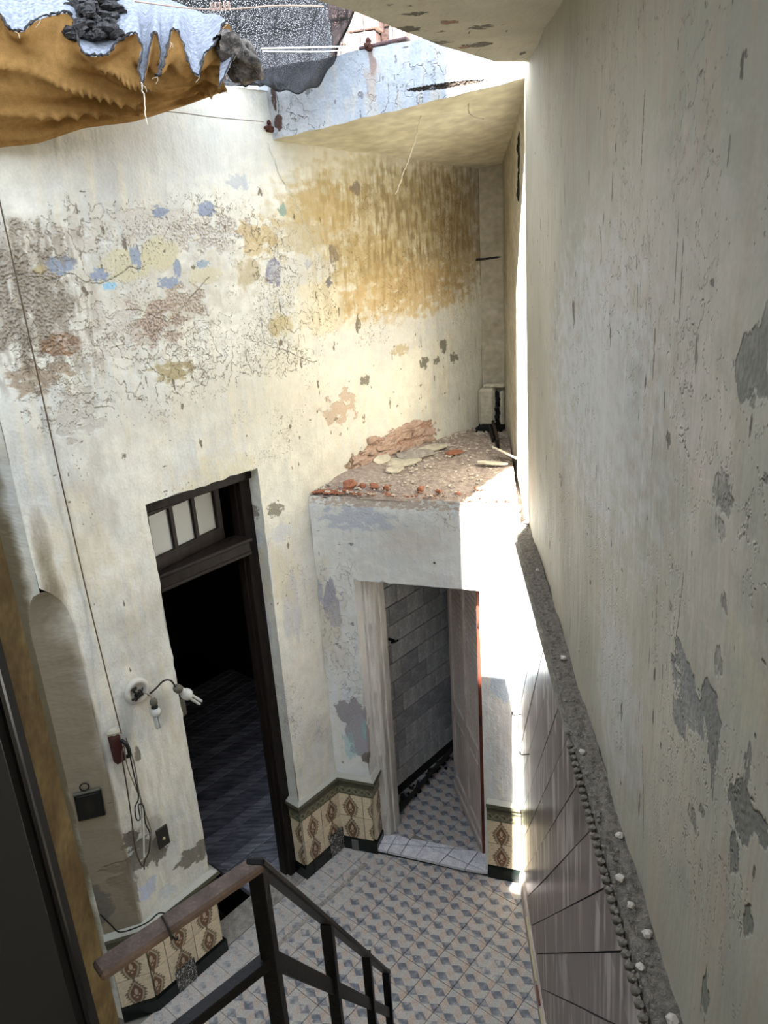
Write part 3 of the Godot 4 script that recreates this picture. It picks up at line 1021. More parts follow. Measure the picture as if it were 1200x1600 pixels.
	# chamfer and its rounded stop
	var back := func(h: float) -> Vector3:
		var e := left_edge(h)
		var k := (e + 1.655) / 0.119
		return Vector3(-1.655 - 0.040 * k, h, -0.095 * k)
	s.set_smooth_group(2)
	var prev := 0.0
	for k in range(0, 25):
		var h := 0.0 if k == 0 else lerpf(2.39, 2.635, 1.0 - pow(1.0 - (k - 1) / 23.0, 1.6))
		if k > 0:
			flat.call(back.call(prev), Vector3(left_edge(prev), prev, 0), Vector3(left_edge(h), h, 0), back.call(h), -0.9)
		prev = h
	s.set_smooth_group(-1)
	prev = 0.0
	for k in range(0, 14):
		var h := 0.0 if k == 0 else (lerpf(2.39, 2.635, (k - 1) / 11.0) if k < 13 else 4.745)
		if k > 0:
			flat.call(Vector3(-1.80, prev, -0.35), back.call(prev), back.call(h), Vector3(-1.80, h, -0.35), 0.0)
		prev = h
	structure("wall_left", s, m, "long plaster wall with bands of flaking cream and blue-grey paint and a chamfered end", "wall")


# the low block: its face holds the wash-room door, its roof is the ledge with the rubble
const DOOR_U0 := 0.247
const DOOR_U1 := 1.022
const DOOR_H := 2.075

func block() -> void:
	var c := Paint.new(Vector2i(512, 1024), Vector2(-0.02, 0.0), Vector2(1.32, 2.64), 29, self, [Color(0.89, 0.89, 0.87), Color(0.85, 0.865, 0.87), Color(0.86, 0.85, 0.81)], 0.15)
	c.blob(0.46, 2.37, 0.438, 0.243, Color8(204, 206, 206), 0.50, 1.6, 0.80, 0)
	c.blob(0.31, 2.48, 0.242, 0.080, Color8(176, 182, 196), 0.60, 2.4, 0.40, -4)
	c.blob(0.62, 2.34, 0.234, 0.121, Color8(206, 198, 184), 0.50, 1.4, 0.90, 0)
	c.blob(0.00, 1.86, 0.176, 0.405, Color8(206, 196, 168), 0.50, 1.6, 0.80, 0)
	c.blob(0.08, 1.93, 0.056, 0.133, Color8(168, 166, 176), 0.95, 2.0, 0.18, -12)
	c.blob(0.10, 1.80, 0.048, 0.063, Color8(166, 166, 176), 0.95, 1.8, 0.20, -12)
	c.blob(-0.00, 1.99, 0.044, 0.097, Color8(182, 182, 190), 0.90, 1.8, 0.20, -10)
	c.blob(0.16, 1.11, 0.118, 0.109, Color8(160, 156, 158), 0.95, 2.0, 0.15, -16)
	c.blob(0.21, 0.95, 0.109, 0.172, Color8(166, 164, 170), 0.95, 1.6, 0.15, -16)
	c.blob(0.11, 0.86, 0.051, 0.113, Color8(158, 196, 196), 0.50, 2.2, 0.30, -10)
	c.blob(0.24, 1.00, 0.023, 0.080, Color8(150, 196, 196), 0.60, 2.0, 0.30, -10)
	c.blob(0.24, 0.78, 0.046, 0.041, Color8(120, 114, 106), 0.95, 1.6, 0.20, -20)
	c.blob(-0.20, 1.23, 0.142, 0.070, Color8(190, 186, 184), 0.60, 3.0, 0.30, -14)
	c.blob(-0.12, 1.48, 0.120, 0.240, Color8(200, 196, 190), 0.40, 2.0, 0.70, 0)
	c.blob(0.07, 1.64, 0.115, 0.278, Color8(206, 200, 186), 0.50, 1.6, 0.70, 0)
	c.blob(1.14, 2.45, 0.071, 0.114, Color8(190, 204, 220), 0.60, 2.6, 0.40, -8)
	c.blob(1.15, 1.47, 0.084, 0.132, Color8(176, 196, 216), 0.60, 2.8, 0.40, -4)
	c.blob(0.48, 2.58, 0.470, 0.031, Color8(176, 150, 128), 0.60, 3.0, 0.40, -6)
	c.blob(1.07, 2.60, 0.214, 0.030, Color8(190, 170, 150), 0.60, 3.0, 0.40, -6)
	c.blob(1.16, 2.46, 0.014, 0.030, Color8(196, 150, 110), 0.95, 1.2, 0.20, 0)
	c.blob(0.76, 2.23, 0.008, 0.008, Color8(90, 80, 70), 0.95, 1.0, 0.30, -20)
	c.flaking(self, -0.02, 0.7, 0.30, 2.4, 11.0, 0.035, 0.60, Color(0.66, 0.65, 0.66), 451)
	c.flaking(self, 0.0, 2.3, 1.25, 2.62, 14.0, 0.03, 0.45, Color(0.66, 0.60, 0.55), 461)
	c.flaking(self, 1.0, 0.7, 1.3, 2.6, 10.0, 0.02, 0.40, Color(0.62, 0.66, 0.72), 471)
	c.chips(14, 0.0, 0.7, 0.25, 2.5, 0.008, 0.012, Color(0.55, 0.54, 0.54))
	c.chips(8, 1.02, 0.7, 1.25, 2.5, 0.006, 0.012, Color(0.60, 0.62, 0.66))
	var m := c.material(self, 2.2)
	M["block_face"] = m
	var wave := FastNoiseLite.new()
	wave.seed = 8
	wave.frequency = 3.0
	var us := []
	for k in 8:
		us.append(lerpf(0.0, DOOR_U0, k / 7.0))
	for k in range(1, 21):
		us.append(lerpf(DOOR_U0, DOOR_U1, k / 20.0))
	for k in range(1, 8):
		us.append(lerpf(DOOR_U1, 1.30, k / 7.0))
	var hs := []
	for k in 46:
		hs.append(lerpf(0.0, DOOR_H, k / 45.0))
	for k in range(1, 13):
		hs.append(lerpf(DOOR_H, 2.60, k / 12.0))
	var s := begin()
	s.set_smooth_group(1)
	var pt := func(i: int, j: int) -> Vector3:
		var u: float = us[i]
		var h: float = hs[j]
		if i == us.size() - 1:
			u = lerpf(1.275, 1.235, h / 2.6)
		var d := wave.get_noise_2d(u, h) * 0.008
		if j == hs.size() - 1:
			h += wave.get_noise_2d(u * 6.0, 9.0) * 0.022
			d -= 0.008
		if absf(u - DOOR_U0) < 0.001 and h < DOOR_H + 0.01:
			u += wave.get_noise_2d(h * 4.0, 2.0) * 0.009
		if absf(h - DOOR_H) < 0.001 and u > 0.2 and u < 1.05:
			h += wave.get_noise_2d(u * 6.0, 4.0) * 0.012
		return Vector3(u, h, d)
	for j in hs.size() - 1:
		for i in us.size() - 1:
			if hs[j] < DOOR_H - 0.01 and i >= 7 and i < 27:
				continue
			var q := [pt.call(i, j), pt.call(i + 1, j), pt.call(i + 1, j + 1), pt.call(i, j + 1)]
			quad(s, B * q[0], B * q[1], B * q[2], B * q[3], c.at(q[0].x, q[0].y), c.at(q[1].x, q[1].y), c.at(q[2].x, q[2].y), c.at(q[3].x, q[3].y))
	s.set_smooth_group(-1)
	var flat := func(a: Vector3, b: Vector3, cc: Vector3, d: Vector3) -> void:
		quad(s, B * a, B * b, B * cc, B * d, c.at(a.x - a.z, a.y), c.at(b.x - b.z, b.y), c.at(cc.x - cc.z, cc.y), c.at(d.x - d.z, d.y))
	flat.call(Vector3(DOOR_U0, 0, 0), Vector3(DOOR_U0, 0, -0.34), Vector3(DOOR_U0, DOOR_H, -0.34), Vector3(DOOR_U0, DOOR_H, 0))
	flat.call(Vector3(DOOR_U1, 0, -0.16), Vector3(DOOR_U1, 0, 0), Vector3(DOOR_U1, DOOR_H, 0), Vector3(DOOR_U1, DOOR_H, -0.16))
	flat.call(Vector3(DOOR_U0, DOOR_H, 0), Vector3(DOOR_U0, DOOR_H, -0.16), Vector3(DOOR_U1, DOOR_H, -0.16), Vector3(DOOR_U1, DOOR_H, 0))
	# inner side of the face
	for p in [[0.0, DOOR_U0, 0.0, 2.5], [DOOR_U1, 1.45, 0.0, 2.5], [DOOR_U0, DOOR_U1, DOOR_H, 2.5]]:
		flat.call(Vector3(p[1], p[2], -0.16), Vector3(p[0], p[2], -0.16), Vector3(p[0], p[3], -0.16), Vector3(p[1], p[3], -0.16))
	structure("wall_back", s, m, "low plastered block face with the wash-room doorway, lilac patches where paint has fallen", "wall")

	# roof of the block, seen as the ledge, and the dirt on it
	var dirt := FastNoiseLite.new()
	dirt.seed = 3
	dirt.frequency = 4.0
	dirt.fractal_octaves = 4
	var rows := []
	for j in 34:
		var t := j / 33.0
		var a: Vector3 = (B * Vector3(-0.02, 0, -0.004)).lerp(Vector3(0.80, 0, -5.83), t)
		var b: Vector3 = (B * Vector3(1.245, 0, -0.004)).lerp(Vector3(0.99, 0, -5.76), t)
		var row := []
		for i in 34:
			var p := a.lerp(b, i / 33.0)
			var bank := maxf(0.0, 1.0 - i / 9.0) * 0.05 * clampf(t * 6.0, 0.0, 1.0)
			row.append(Vector3(p.x, 2.597 + dirt.get_noise_2d(p.x, p.z) * 0.02 * clampf(t * 12.0, 0.15, 1.0) + bank + 0.02 * clampf(t * 5.0, 0.0, 1.0), p.z))
		rows.append(row)
	var top := begin()
	sheet(top, rows)
	for p in [2.50]:
		quad(top, B * Vector3(-0.02, p, -2.0), B * Vector3(1.3, p, -2.0), B * Vector3(1.3, p, -0.01), B * Vector3(-0.02, p, -0.01))
	structure("ceiling_block", top, M.debris, "dusty brick-strewn top of the low block, forming a deep ledge", "ledge")

	# the wash-room behind the doorway: end and far side, close the dark space
	var room := begin()
	slab(room, B, Vector3(-0.2, -0.05, -2.3), Vector3(1.6, 2.5, -2.2))
	slab(room, B, Vector3(1.24, -0.05, -2.3), Vector3(1.34, 2.5, -0.16))
	structure("wall_room", room, M.room_tile_grey, "dark far walls of the little wash-room", "wall")


func plaster_wall() -> void:
	var c := Paint.new(Vector2i(1664, 1024), Vector2(-0.1, 2.45), Vector2(3.9, 2.4), 37, self, [Color(0.675, 0.65, 0.58), Color(0.62, 0.605, 0.545), Color(0.65, 0.60, 0.525)], 0.10, 0.35)
	c.blob(2.93, 3.81, 0.065, 0.055, Color8(122, 120, 108), 0.98, 2.0, 0.14, -20)
	c.blob(2.96, 3.86, 0.028, 0.039, Color8(122, 120, 108), 0.98, 1.8, 0.14, -20)
	c.blob(2.86, 3.61, 0.047, 0.032, Color8(122, 120, 108), 0.98, 1.8, 0.14, -20)
	c.blob(2.86, 3.55, 0.019, 0.021, Color8(122, 120, 108), 0.98, 1.8, 0.14, -20)
	c.blob(2.74, 3.19, 0.099, 0.063, Color8(126, 125, 120), 0.98, 2.0, 0.14, -20)
	c.blob(2.70, 3.10, 0.045, 0.044, Color8(126, 125, 120), 0.98, 2.0, 0.14, -20)
	c.blob(2.86, 3.23, 0.052, 0.044, Color8(122, 120, 112), 0.98, 1.8, 0.14, -20)
	c.blob(2.89, 3.18, 0.031, 0.055, Color8(122, 120, 112), 0.98, 1.8, 0.14, -20)
	c.blob(2.88, 3.33, 0.019, 0.029, Color8(122, 120, 108), 0.98, 1.8, 0.14, -20)
	c.blob(3.03, 3.17, 0.048, 0.046, Color8(120, 118, 108), 0.98, 2.0, 0.14, -20)
	c.blob(3.09, 3.19, 0.051, 0.022, Color8(120, 118, 108), 0.98, 2.2, 0.14, -20)
	c.blob(3.02, 3.08, 0.020, 0.041, Color8(120, 118, 108), 0.98, 2.0, 0.14, -20)
	c.blob(3.09, 3.02, 0.016, 0.030, Color8(122, 120, 108), 0.98, 1.8, 0.12, -22)
	c.blob(2.96, 2.70, 0.022, 0.050, Color8(122, 120, 108), 0.98, 2.0, 0.12, -22)
	c.blob(2.80, 2.95, 0.024, 0.023, Color8(122, 120, 108), 0.95, 2.2, 0.12, -22)
	c.blob(2.85, 3.01, 0.015, 0.014, Color8(122, 120, 108), 0.95, 2.2, 0.12, -22)
	c.blob(2.57, 3.62, 0.016, 0.016, Color8(104, 100, 90), 0.90, 2.0, 0.20, -18)
	c.blob(2.75, 3.91, 0.009, 0.006, Color8(104, 100, 90), 0.90, 2.0, 0.20, -18)
	c.blob(2.28, 3.94, 0.766, 0.277, Color8(196, 184, 172), 0.40, 1.4, 1.00, 0)
	c.blob(1.73, 3.57, 0.932, 0.481, Color8(200, 202, 202), 0.45, 1.4, 1.00, 0)
	c.blob(2.85, 3.47, 0.228, 0.203, Color8(196, 186, 168), 0.45, 1.6, 1.00, 0)
	c.blob(2.74, 3.70, 0.188, 0.141, Color8(204, 190, 178), 0.40, 1.6, 1.00, 0)
	c.blob(2.65, 2.94, 0.262, 0.279, Color8(186, 176, 158), 0.45, 1.6, 1.00, 0)
	c.blob(2.17, 2.82, 0.309, 0.296, Color8(196, 198, 200), 0.40, 1.6, 1.00, 0)
	c.blob(2.98, 3.37, 0.090, 0.085, Color8(178, 172, 140), 0.40, 1.8, 0.90, 0)
	c.flaking(self, 0.5, 2.5, 3.7, 4.7, 10.0, 0.012, 0.55, Color(0.50, 0.47, 0.42), 481)
	for k in 14:
		c.crack(c.rng.randf_range(0.0, 2.9), c.rng.randf_range(2.6, 4.5), c.rng.randf_range(-0.05, 0.05), c.rng.randf_range(-0.3, -0.05), Color(0.38, 0.35, 0.31), 0.2, 0.8)
	c.chips(150, 0.0, 2.5, 3.1, 4.6, 0.004, 0.016, Color(0.36, 0.34, 0.30))
	c.chips(26, 2.2, 2.5, 3.1, 4.2, 0.010, 0.045, Color(0.47, 0.45, 0.41))
	c.chips(16, 0.4, 3.0, 2.0, 4.4, 0.012, 0.03, Color(0.42, 0.39, 0.34))
	var m := c.material(self, 2.4, 0.8)
	M["plaster_wall"] = m
	var wave := FastNoiseLite.new()
	wave.seed = 14
	wave.frequency = 1.6
	wave.fractal_octaves = 3
	var rows := []
	var uvs := []
	for j in 49:
		var h := lerpf(2.47, 4.70, j / 48.0)
		var lean := lerpf(0.0, -0.022, j / 48.0)
		var row := []
		var uv := []
		for i in 71:
			var u := lerpf(0.0, 3.75, i / 70.0)
			row.append(R * Vector3(u, h, -lean + wave.get_noise_2d(u, h * 0.6) * 0.014 * clampf(u * 3.0, 0.1, 1.0)))
			uv.append(c.at(u, h))
		rows.append(row)
		uvs.append(uv)
	var s := begin()
	sheet(s, rows, uvs)
	# its body behind, and the return where it meets the niche
	slab(s, R, Vector3(0.02, -0.05, -0.36), Vector3(5.6, 4.68, -0.05))
	structure("wall_right", s, m, "tall pale plaster wall with vertical flaking and grey bare patches", "wall")

	# the niche above the ledge: its own right side, back and gash
	var n := begin()
	var side := frame(Vector3(0.99, 0, -6.0), Vector3(0.789 - 0.99, 0, -3.94 + 6.0))
	var long := Vector2(0.201, 2.06).length()
	var nr := []
	for j in 41:
		var row := []
		for i in 41:
			var u := lerpf(0.0, long, i / 40.0)
			var h := lerpf(2.45, 4.72, j / 40.0)
			row.append(side * Vector3(u, h, wave.get_noise_2d(u * 1.5 + 9.0, h) * 0.010 * (1.0 - float(i) / 40.0)))
		nr.append(row)
	sheet(n, nr)
	slab(n, side, Vector3(-0.1, 2.45, -0.3), Vector3(long, 4.72, -0.05))
	var b2 := frame(Vector3(0.74, 0, -5.80), Vector3(0.9398, 0, 0.3417))
	slab(n, b2, Vector3(-0.2, 2.45, -0.1), Vector3(0.5, 4.72, 0.0))
	slab(n, b2, Vector3(0.075, 2.93, 0.0), Vector3(0.5, 4.5, 0.018))
	var gash := begin()
	for k in 7:
		lump(gash, side * Vector3(long - 0.47 - k * 0.012 - 0.02 * sin(k * 2.0), 4.46 - k * 0.045, 0.0), Vector3(0.02, 0.075, 0.05 + 0.03 * sin(k * 1.3)), 0.1, 0.5)
	var wall := structure("wall_niche", n, M.niche_plaster, "narrow yellowed plaster walls enclosing the recess above the ledge", "wall")
	put("torn_hole", gash, M.black, wall)


func panelled_wall() -> void:
	# a leaning face of brown glazed panels laid on the slant, with dark joints; u runs towards the stair
	var foot0 := Vector3(0.752, 0.0, -3.93)
	var foot1 := Vector3(0.571, 0.0, -1.43)
	var head0 := Vector3(0.712, 2.475, -3.93)
	var head1 := Vector3(0.505, 2.475, -1.43)
	var at := func(z: float, h: float, out := 0.0) -> Vector3:
		var t := (z + 3.93) / 2.5
		return foot0.lerp(foot1, t).lerp(head0.lerp(head1, t), h / 2.475) + Vector3(-0.996 * out, 0, -0.08 * out)
	var back := begin()
	var rows := []
	for j in 2:
		rows.append([at.call(-3.93, j * 2.475, -0.006), at.call(-0.15, j * 2.475, -0.006)])
	sheet(back, rows)
	slab(back, R, Vector3(0.0, -0.05, -0.20), Vector3(3.5, 2.47, -0.02))
	var wall := structure("wall_right_lower", back, M.grout_dark, "dado-high wall of brown glazed panels laid on the slant with pale lime runs", "wall")
	var area := PackedVector2Array([Vector2(-3.925, 0.10), Vector2(-0.3, 0.10), Vector2(-0.3, 2.435), Vector2(-3.925, 2.435)])
	var k := 0
	var z := -6.2
	while z < -0.1:
		# joints rise towards the stair at about 50 degrees
		var wide: float = [0.205, 0.19, 0.215, 0.20][k % 4]
		var strip := PackedVector2Array([Vector2(z, 0.0), Vector2(z + wide - 0.006, 0.0), Vector2(z + wide - 0.006 + 2.1, 2.475), Vector2(z + 2.1, 2.475)])
		for poly in Geometry2D.intersect_polygons(strip, area):
			var bits := [poly]
			if k % 2 == 0:
				var cut: float = 0.9 + 0.5 * ((k * 37) % 10) / 10.0
				bits = []
				for band in [[0.0, cut - 0.003], [cut + 0.003, 2.6]]:
					for piece in Geometry2D.intersect_polygons(poly, PackedVector2Array([Vector2(-9, band[0]), Vector2(9, band[0]), Vector2(9, band[1]), Vector2(-9, band[1])])):
						bits.append(piece)
			for bit in bits:
				var s := begin()
				var proud := 0.004 + 0.003 * ((k * 53) % 7) / 7.0
				var ids := Geometry2D.triangulate_polygon(bit)
				for i in range(0, ids.size(), 3):
					var f := [bit[ids[i]], bit[ids[i + 1]], bit[ids[i + 2]]]
					if (f[1] - f[0]).cross(f[2] - f[0]) < 0:
						f.reverse()
					var v := []
					var w := []
					for p in f:
						v.append(at.call(p.x, p.y, proud))
						w.append(Vector2(p.x * 0.9, -p.y * 0.45))
					tri(s, v[0], v[1], v[2], w[0], w[1], w[2])
				var poly2: PackedVector2Array = bit
				if Geometry2D.is_polygon_clockwise(poly2):
					poly2.reverse()
				for i in poly2.size():
					var a := poly2[i]
					var b := poly2[(i + 1) % poly2.size()]
					quad(s, at.call(a.x, a.y, -0.005), at.call(b.x, b.y, -0.005), at.call(b.x, b.y, proud), at.call(a.x, a.y, proud), a, b, b, a)
				put("panel", s, M["panel_%d" % (k % 3)], wall)
		z += wide
		k += 1

	# skirting with a worn painted edge
	var sk := begin()
	var prof := [Vector2(0.0, 0.10), Vector2(0.022, 0.095), Vector2(0.030, 0.075), Vector2(0.030, 0.0)]
	prof.reverse()
	moulding(sk, [at.call(-3.92, 0.0), at.call(-0.9, 0.0)], prof)
	var base := structure("baseboard_right", sk, M.grey_wood, "worn grey skirting at the foot of the brown panels", "baseboard")
	for e in [[-3.55, -3.12, "stripe_cream"], [-3.10, -2.98, "stripe_red"], [-2.96, -2.2, "stripe_cream"]]:
		var p := begin()
		bar(p, at.call(e[0], 0.098, 0.024), at.call(e[1], 0.098, 0.024), 0.012, 0.008, 0.002)
		put("paint_edge", p, M[e[2]], base)

	# ledge on top of the panels: broken render and grit
	var grit := FastNoiseLite.new()
	grit.seed = 9
	grit.frequency = 14.0
	grit.fractal_octaves = 4
	var lr := []
	for j in 9:
		var row := []
		for i in 170:
			var zz := lerpf(-3.93, -0.3, i / 169.0)
			var inner := Vector3(0.789 + (zz + 3.94) * -0.0915, 0, zz)
			var outer: Vector3 = at.call(zz, 2.475, 0.004 + grit.get_noise_2d(zz * 2.0, 1.0) * 0.006)
			var p := outer.lerp(inner, j / 8.0)
			p.y = 2.488 + grit.get_noise_2d(p.x * 1.6, zz) * 0.014 * (0.35 if j == 0 else 1.0) + j * 0.001
			row.append(p)
		lr.append(row)
	var under := []
	for p in lr[0]:
		under.append(Vector3(p.x, 2.435, p.z))
	lr.push_front(under)
	var led := begin()
	sheet(led, lr)
	var ledge := structure("trim_4", led, M.rubble_top, "gritty grey ledge along the top of the brown panels", "ledge")
	# rope moulding, left only on the stretch nearest the stair
	var rope := begin()
	var zr := -2.05
	while zr < -0.4:
		var p: Vector3 = at.call(zr, 2.445, 0.012)
		var q: Vector3 = at.call(zr + 0.022, 2.462, 0.014)
		tube(rope, [p - Vector3(0, 0.008, 0), (p + q) / 2.0 + Vector3(-0.004, 0, 0), q + Vector3(0, 0.006, 0)], [0.006, 0.011, 0.006], 6)
		zr += 0.03
	put("rope_moulding", rope, M.render, ledge)
	var lip := begin()
	bar(lip, at.call(-3.9, 2.455, 0.006), at.call(-2.1, 2.455, 0.006), 0.03, 0.012, 0.004)
	put("worn_lip", lip, M.render, ledge)

	# two iron hooks
	for h in [[-3.78, 1.375, "short bent iron hook on the brown panels close to the block"], [-3.36, 1.42, "long bent iron hook on the brown panels, nearer the stair"]]:
		var hk := begin()
		var root: Vector3 = at.call(h[0], h[1], 0.0)
		tube(hk, [root, root + Vector3(-0.045, 0.0, 0.0), root + Vector3(-0.055, 0.004, 0.0), root + Vector3(-0.056, 0.022, 0.0)], 0.0028, 6)
		var o := thing("wall_hook", h[2], "hook", Vector3.ZERO, "iron hooks on the brown panels")
		put("hook", hk, M.wire_dark, o)


func roofs() -> void:
	# flat roof over the stair with its worn underside; the light well is open beyond its edge
	var c := Paint.new(Vector2i(768, 768), Vector2(-0.5, -4.0), Vector2(1.6, 1.6), 43, self, [Color(0.74, 0.72, 0.65), Color(0.66, 0.64, 0.58), Color(0.70, 0.67, 0.59)], 0.16)
	for k in 22:
		c.blob(c.rng.randf_range(-0.1, 0.85), c.rng.randf_range(-3.8, -2.5), c.rng.randf_range(0.01, 0.06), c.rng.randf_range(0.01, 0.05), Color(0.40, 0.39, 0.35), 0.95, 2.4, 0.15, -22)
	c.blob(0.47, -3.34, 0.05, 0.04, Color(0.40, 0.38, 0.34), 0.95, 2.2, 0.15, -24)
	c.blob(0.42, -3.36, 0.025, 0.02, Color(0.58, 0.46, 0.38), 0.95, 1.8, 0.2, -24)
	c.blob(0.33, -2.98, 0.03, 0.03, Color(0.55, 0.44, 0.38), 0.9, 2.0, 0.2, -20)
	c.chips(50, -0.1, -3.8, 0.85, -2.5, 0.01, 0.012, Color(0.38, 0.36, 0.32))
	var m := c.material(self, 2.4)
	m.texture_repeat = true
	var edge := PackedVector2Array([Vector2(0.84, -3.70), Vector2(0.80, -3.735), Vector2(0.70, -3.70), Vector2(0.596, -3.671), Vector2(0.47, -3.50), Vector2(0.334, -3.319), Vector2(0.240, -3.16), Vector2(0.153, -3.024), Vector2(0.023, -2.799), Vector2(-0.089, -2.652), Vector2(-0.30, -2.3), Vector2(-0.22, -1.5), Vector2(-0.22, 1.6), Vector2(1.2, 1.6), Vector2(1.2, -3.70)])
	var s := begin()
	var ids := Geometry2D.triangulate_polygon(edge)
	for i in range(0, ids.size(), 3):
		var f := [edge[ids[i]], edge[ids[i + 1]], edge[ids[i + 2]]]
		if (f[1] - f[0]).cross(f[2] - f[0]) < 0:
			f.reverse()
		tri(s, Vector3(f[0].x, 4.68, f[0].y), Vector3(f[1].x, 4.68, f[1].y), Vector3(f[2].x, 4.68, f[2].y), c.at(f[0].x, f[0].y), c.at(f[1].x, f[1].y), c.at(f[2].x, f[2].y))
		tri(s, Vector3(f[0].x, 4.84, f[0].y), Vector3(f[2].x, 4.84, f[2].y), Vector3(f[1].x, 4.84, f[1].y), c.at(f[0].x, f[0].y), c.at(f[2].x, f[2].y), c.at(f[1].x, f[1].y))
	for i in edge.size():
		var a := edge[i]
		var b := edge[(i + 1) % edge.size()]
		quad(s, Vector3(b.x, 4.68, b.y), Vector3(a.x, 4.68, a.y), Vector3(a.x, 4.84, a.y), Vector3(b.x, 4.84, b.y), c.at(b.x, b.y), c.at(a.x, a.y), c.at(a.x, a.y + 0.16), c.at(b.x, b.y + 0.16))
	structure("ceiling", s, m, "grey flaking underside of the roof over the stair", "ceiling")

	# roof over the niche: white cracked front and stained underside
	var f := Paint.new(Vector2i(768, 256), Vector2(-0.1, 4.45), Vector2(1.5, 0.5), 47, self, [Color(0.76, 0.78, 0.80), Color(0.66, 0.69, 0.73), Color(0.73, 0.72, 0.69)], 0.24)
	f.flaking(self, -0.1, 4.40, 1.4, 5.0, 9.0, 0.026, 0.72, Color(0.52, 0.49, 0.48), 491)
	f.crack(0.03, 4.86, 0.02, -0.3, Color(0.20, 0.15, 0.13), 0.3, 0.95)
	f.blob(0.03, 4.75, 0.015, 0.10, Color(0.32, 0.25, 0.22), 0.9, 1.8, 0.4, -16)
	f.blob(0.04, 4.60, 0.03, 0.035, Color(0.34, 0.26, 0.23), 0.9, 1.8, 0.4, -16)
	f.blob(0.56, 4.80, 0.025, 0.05, Color(0.52, 0.42, 0.38), 0.7, 1.6, 0.6, 0)
	f.blob(0.56, 4.72, 0.05, 0.08, Color(0.66, 0.58, 0.50), 0.5, 2.0, 0.8, 0)
	f.blob(0.92, 4.665, 0.19, 0.012, Color(0.17, 0.14, 0.12), 0.98, 1.2, 0.15, -60)
	f.chips(24, 0.05, 4.5, 1.2, 4.85, 0.012, 0.012, Color(0.50, 0.50, 0.52))
	var fm := f.material(self, 2.2)
	var w := FastNoiseLite.new()
	w.seed = 77
	w.frequency = 5.0
	var fr := []
	var fuv := []
	var sr := []
	for j in 2:
		fr.append([])
		fuv.append([])
	for i in 41:
		var u := lerpf(-0.05, 1.31, i / 40.0)
		var low := lerpf(4.515, 4.655, i / 40.0) + w.get_noise_1d(u) * 0.010
		var high := 4.84 + 0.04 * clampf(u, 0.0, 0.7) + w.get_noise_1d(u + 20.0) * 0.014
		fr[0].append(B * Vector3(u, low, 0.0))
		fr[1].append(B * Vector3(u, high, 0.0))
		fuv[0].append(f.at(u, low))
		fuv[1].append(f.at(u, high))
	var front := begin()
	sheet(front, fr, fuv)
	var face := structure("wall_fascia", front, fm, "white cracked band of plaster above the recess, half of it in full sun", "wall")
	var tile := begin()
	bar(tile, B * Vector3(0.50, 4.868, -0.03), B * Vector3(0.74, 4.882, -0.03), 0.07, 0.016, 0.005)
	put("red_capping", tile, M.old_brick, face)

	for j in 17:
		var row := []
		for i in 41:
			var a: Vector3 = B * Vector3(lerpf(-0.05, 1.31, i / 40.0), lerpf(4.515, 4.655, i / 40.0) + w.get_noise_1d(lerpf(-0.05, 1.31, i / 40.0)) * 0.010, 0.0)
			var b := Vector3(0.76, 4.42, -5.82).lerp(Vector3(1.02, 4.44, -5.80), i / 40.0)
			var p := a.lerp(b, 1.0 - j / 16.0)
			p.y += w.get_noise_2d(p.x * 0.6, p.z * 0.6) * 0.012 * sin(PI * j / 16.0)
			row.append(p)
		sr.append(row)
	for row in sr:
		row.reverse()
	var so := begin()
	sheet(so, sr)
	quad(so, fr[1][0], fr[1][40], Vector3(1.02, 4.88, -5.80), Vector3(0.76, 4.88, -5.82))
	var split := begin()
	tube(split, [Vector3(0.155, 4.536, -4.93), Vector3(0.23, 4.540, -4.86), Vector3(0.285, 4.546, -4.80), Vector3(0.36, 4.554, -4.72), Vector3(0.42, 4.562, -4.655), Vector3(0.50, 4.580, -4.45)], [0.002, 0.006, 0.007, 0.008, 0.006, 0.002], 5)
	var under := structure("ceiling_niche", so, M.soffit, "stained yellow-brown underside of the roof over the recess", "ceiling")
	put("open_split", split, M.black, under)


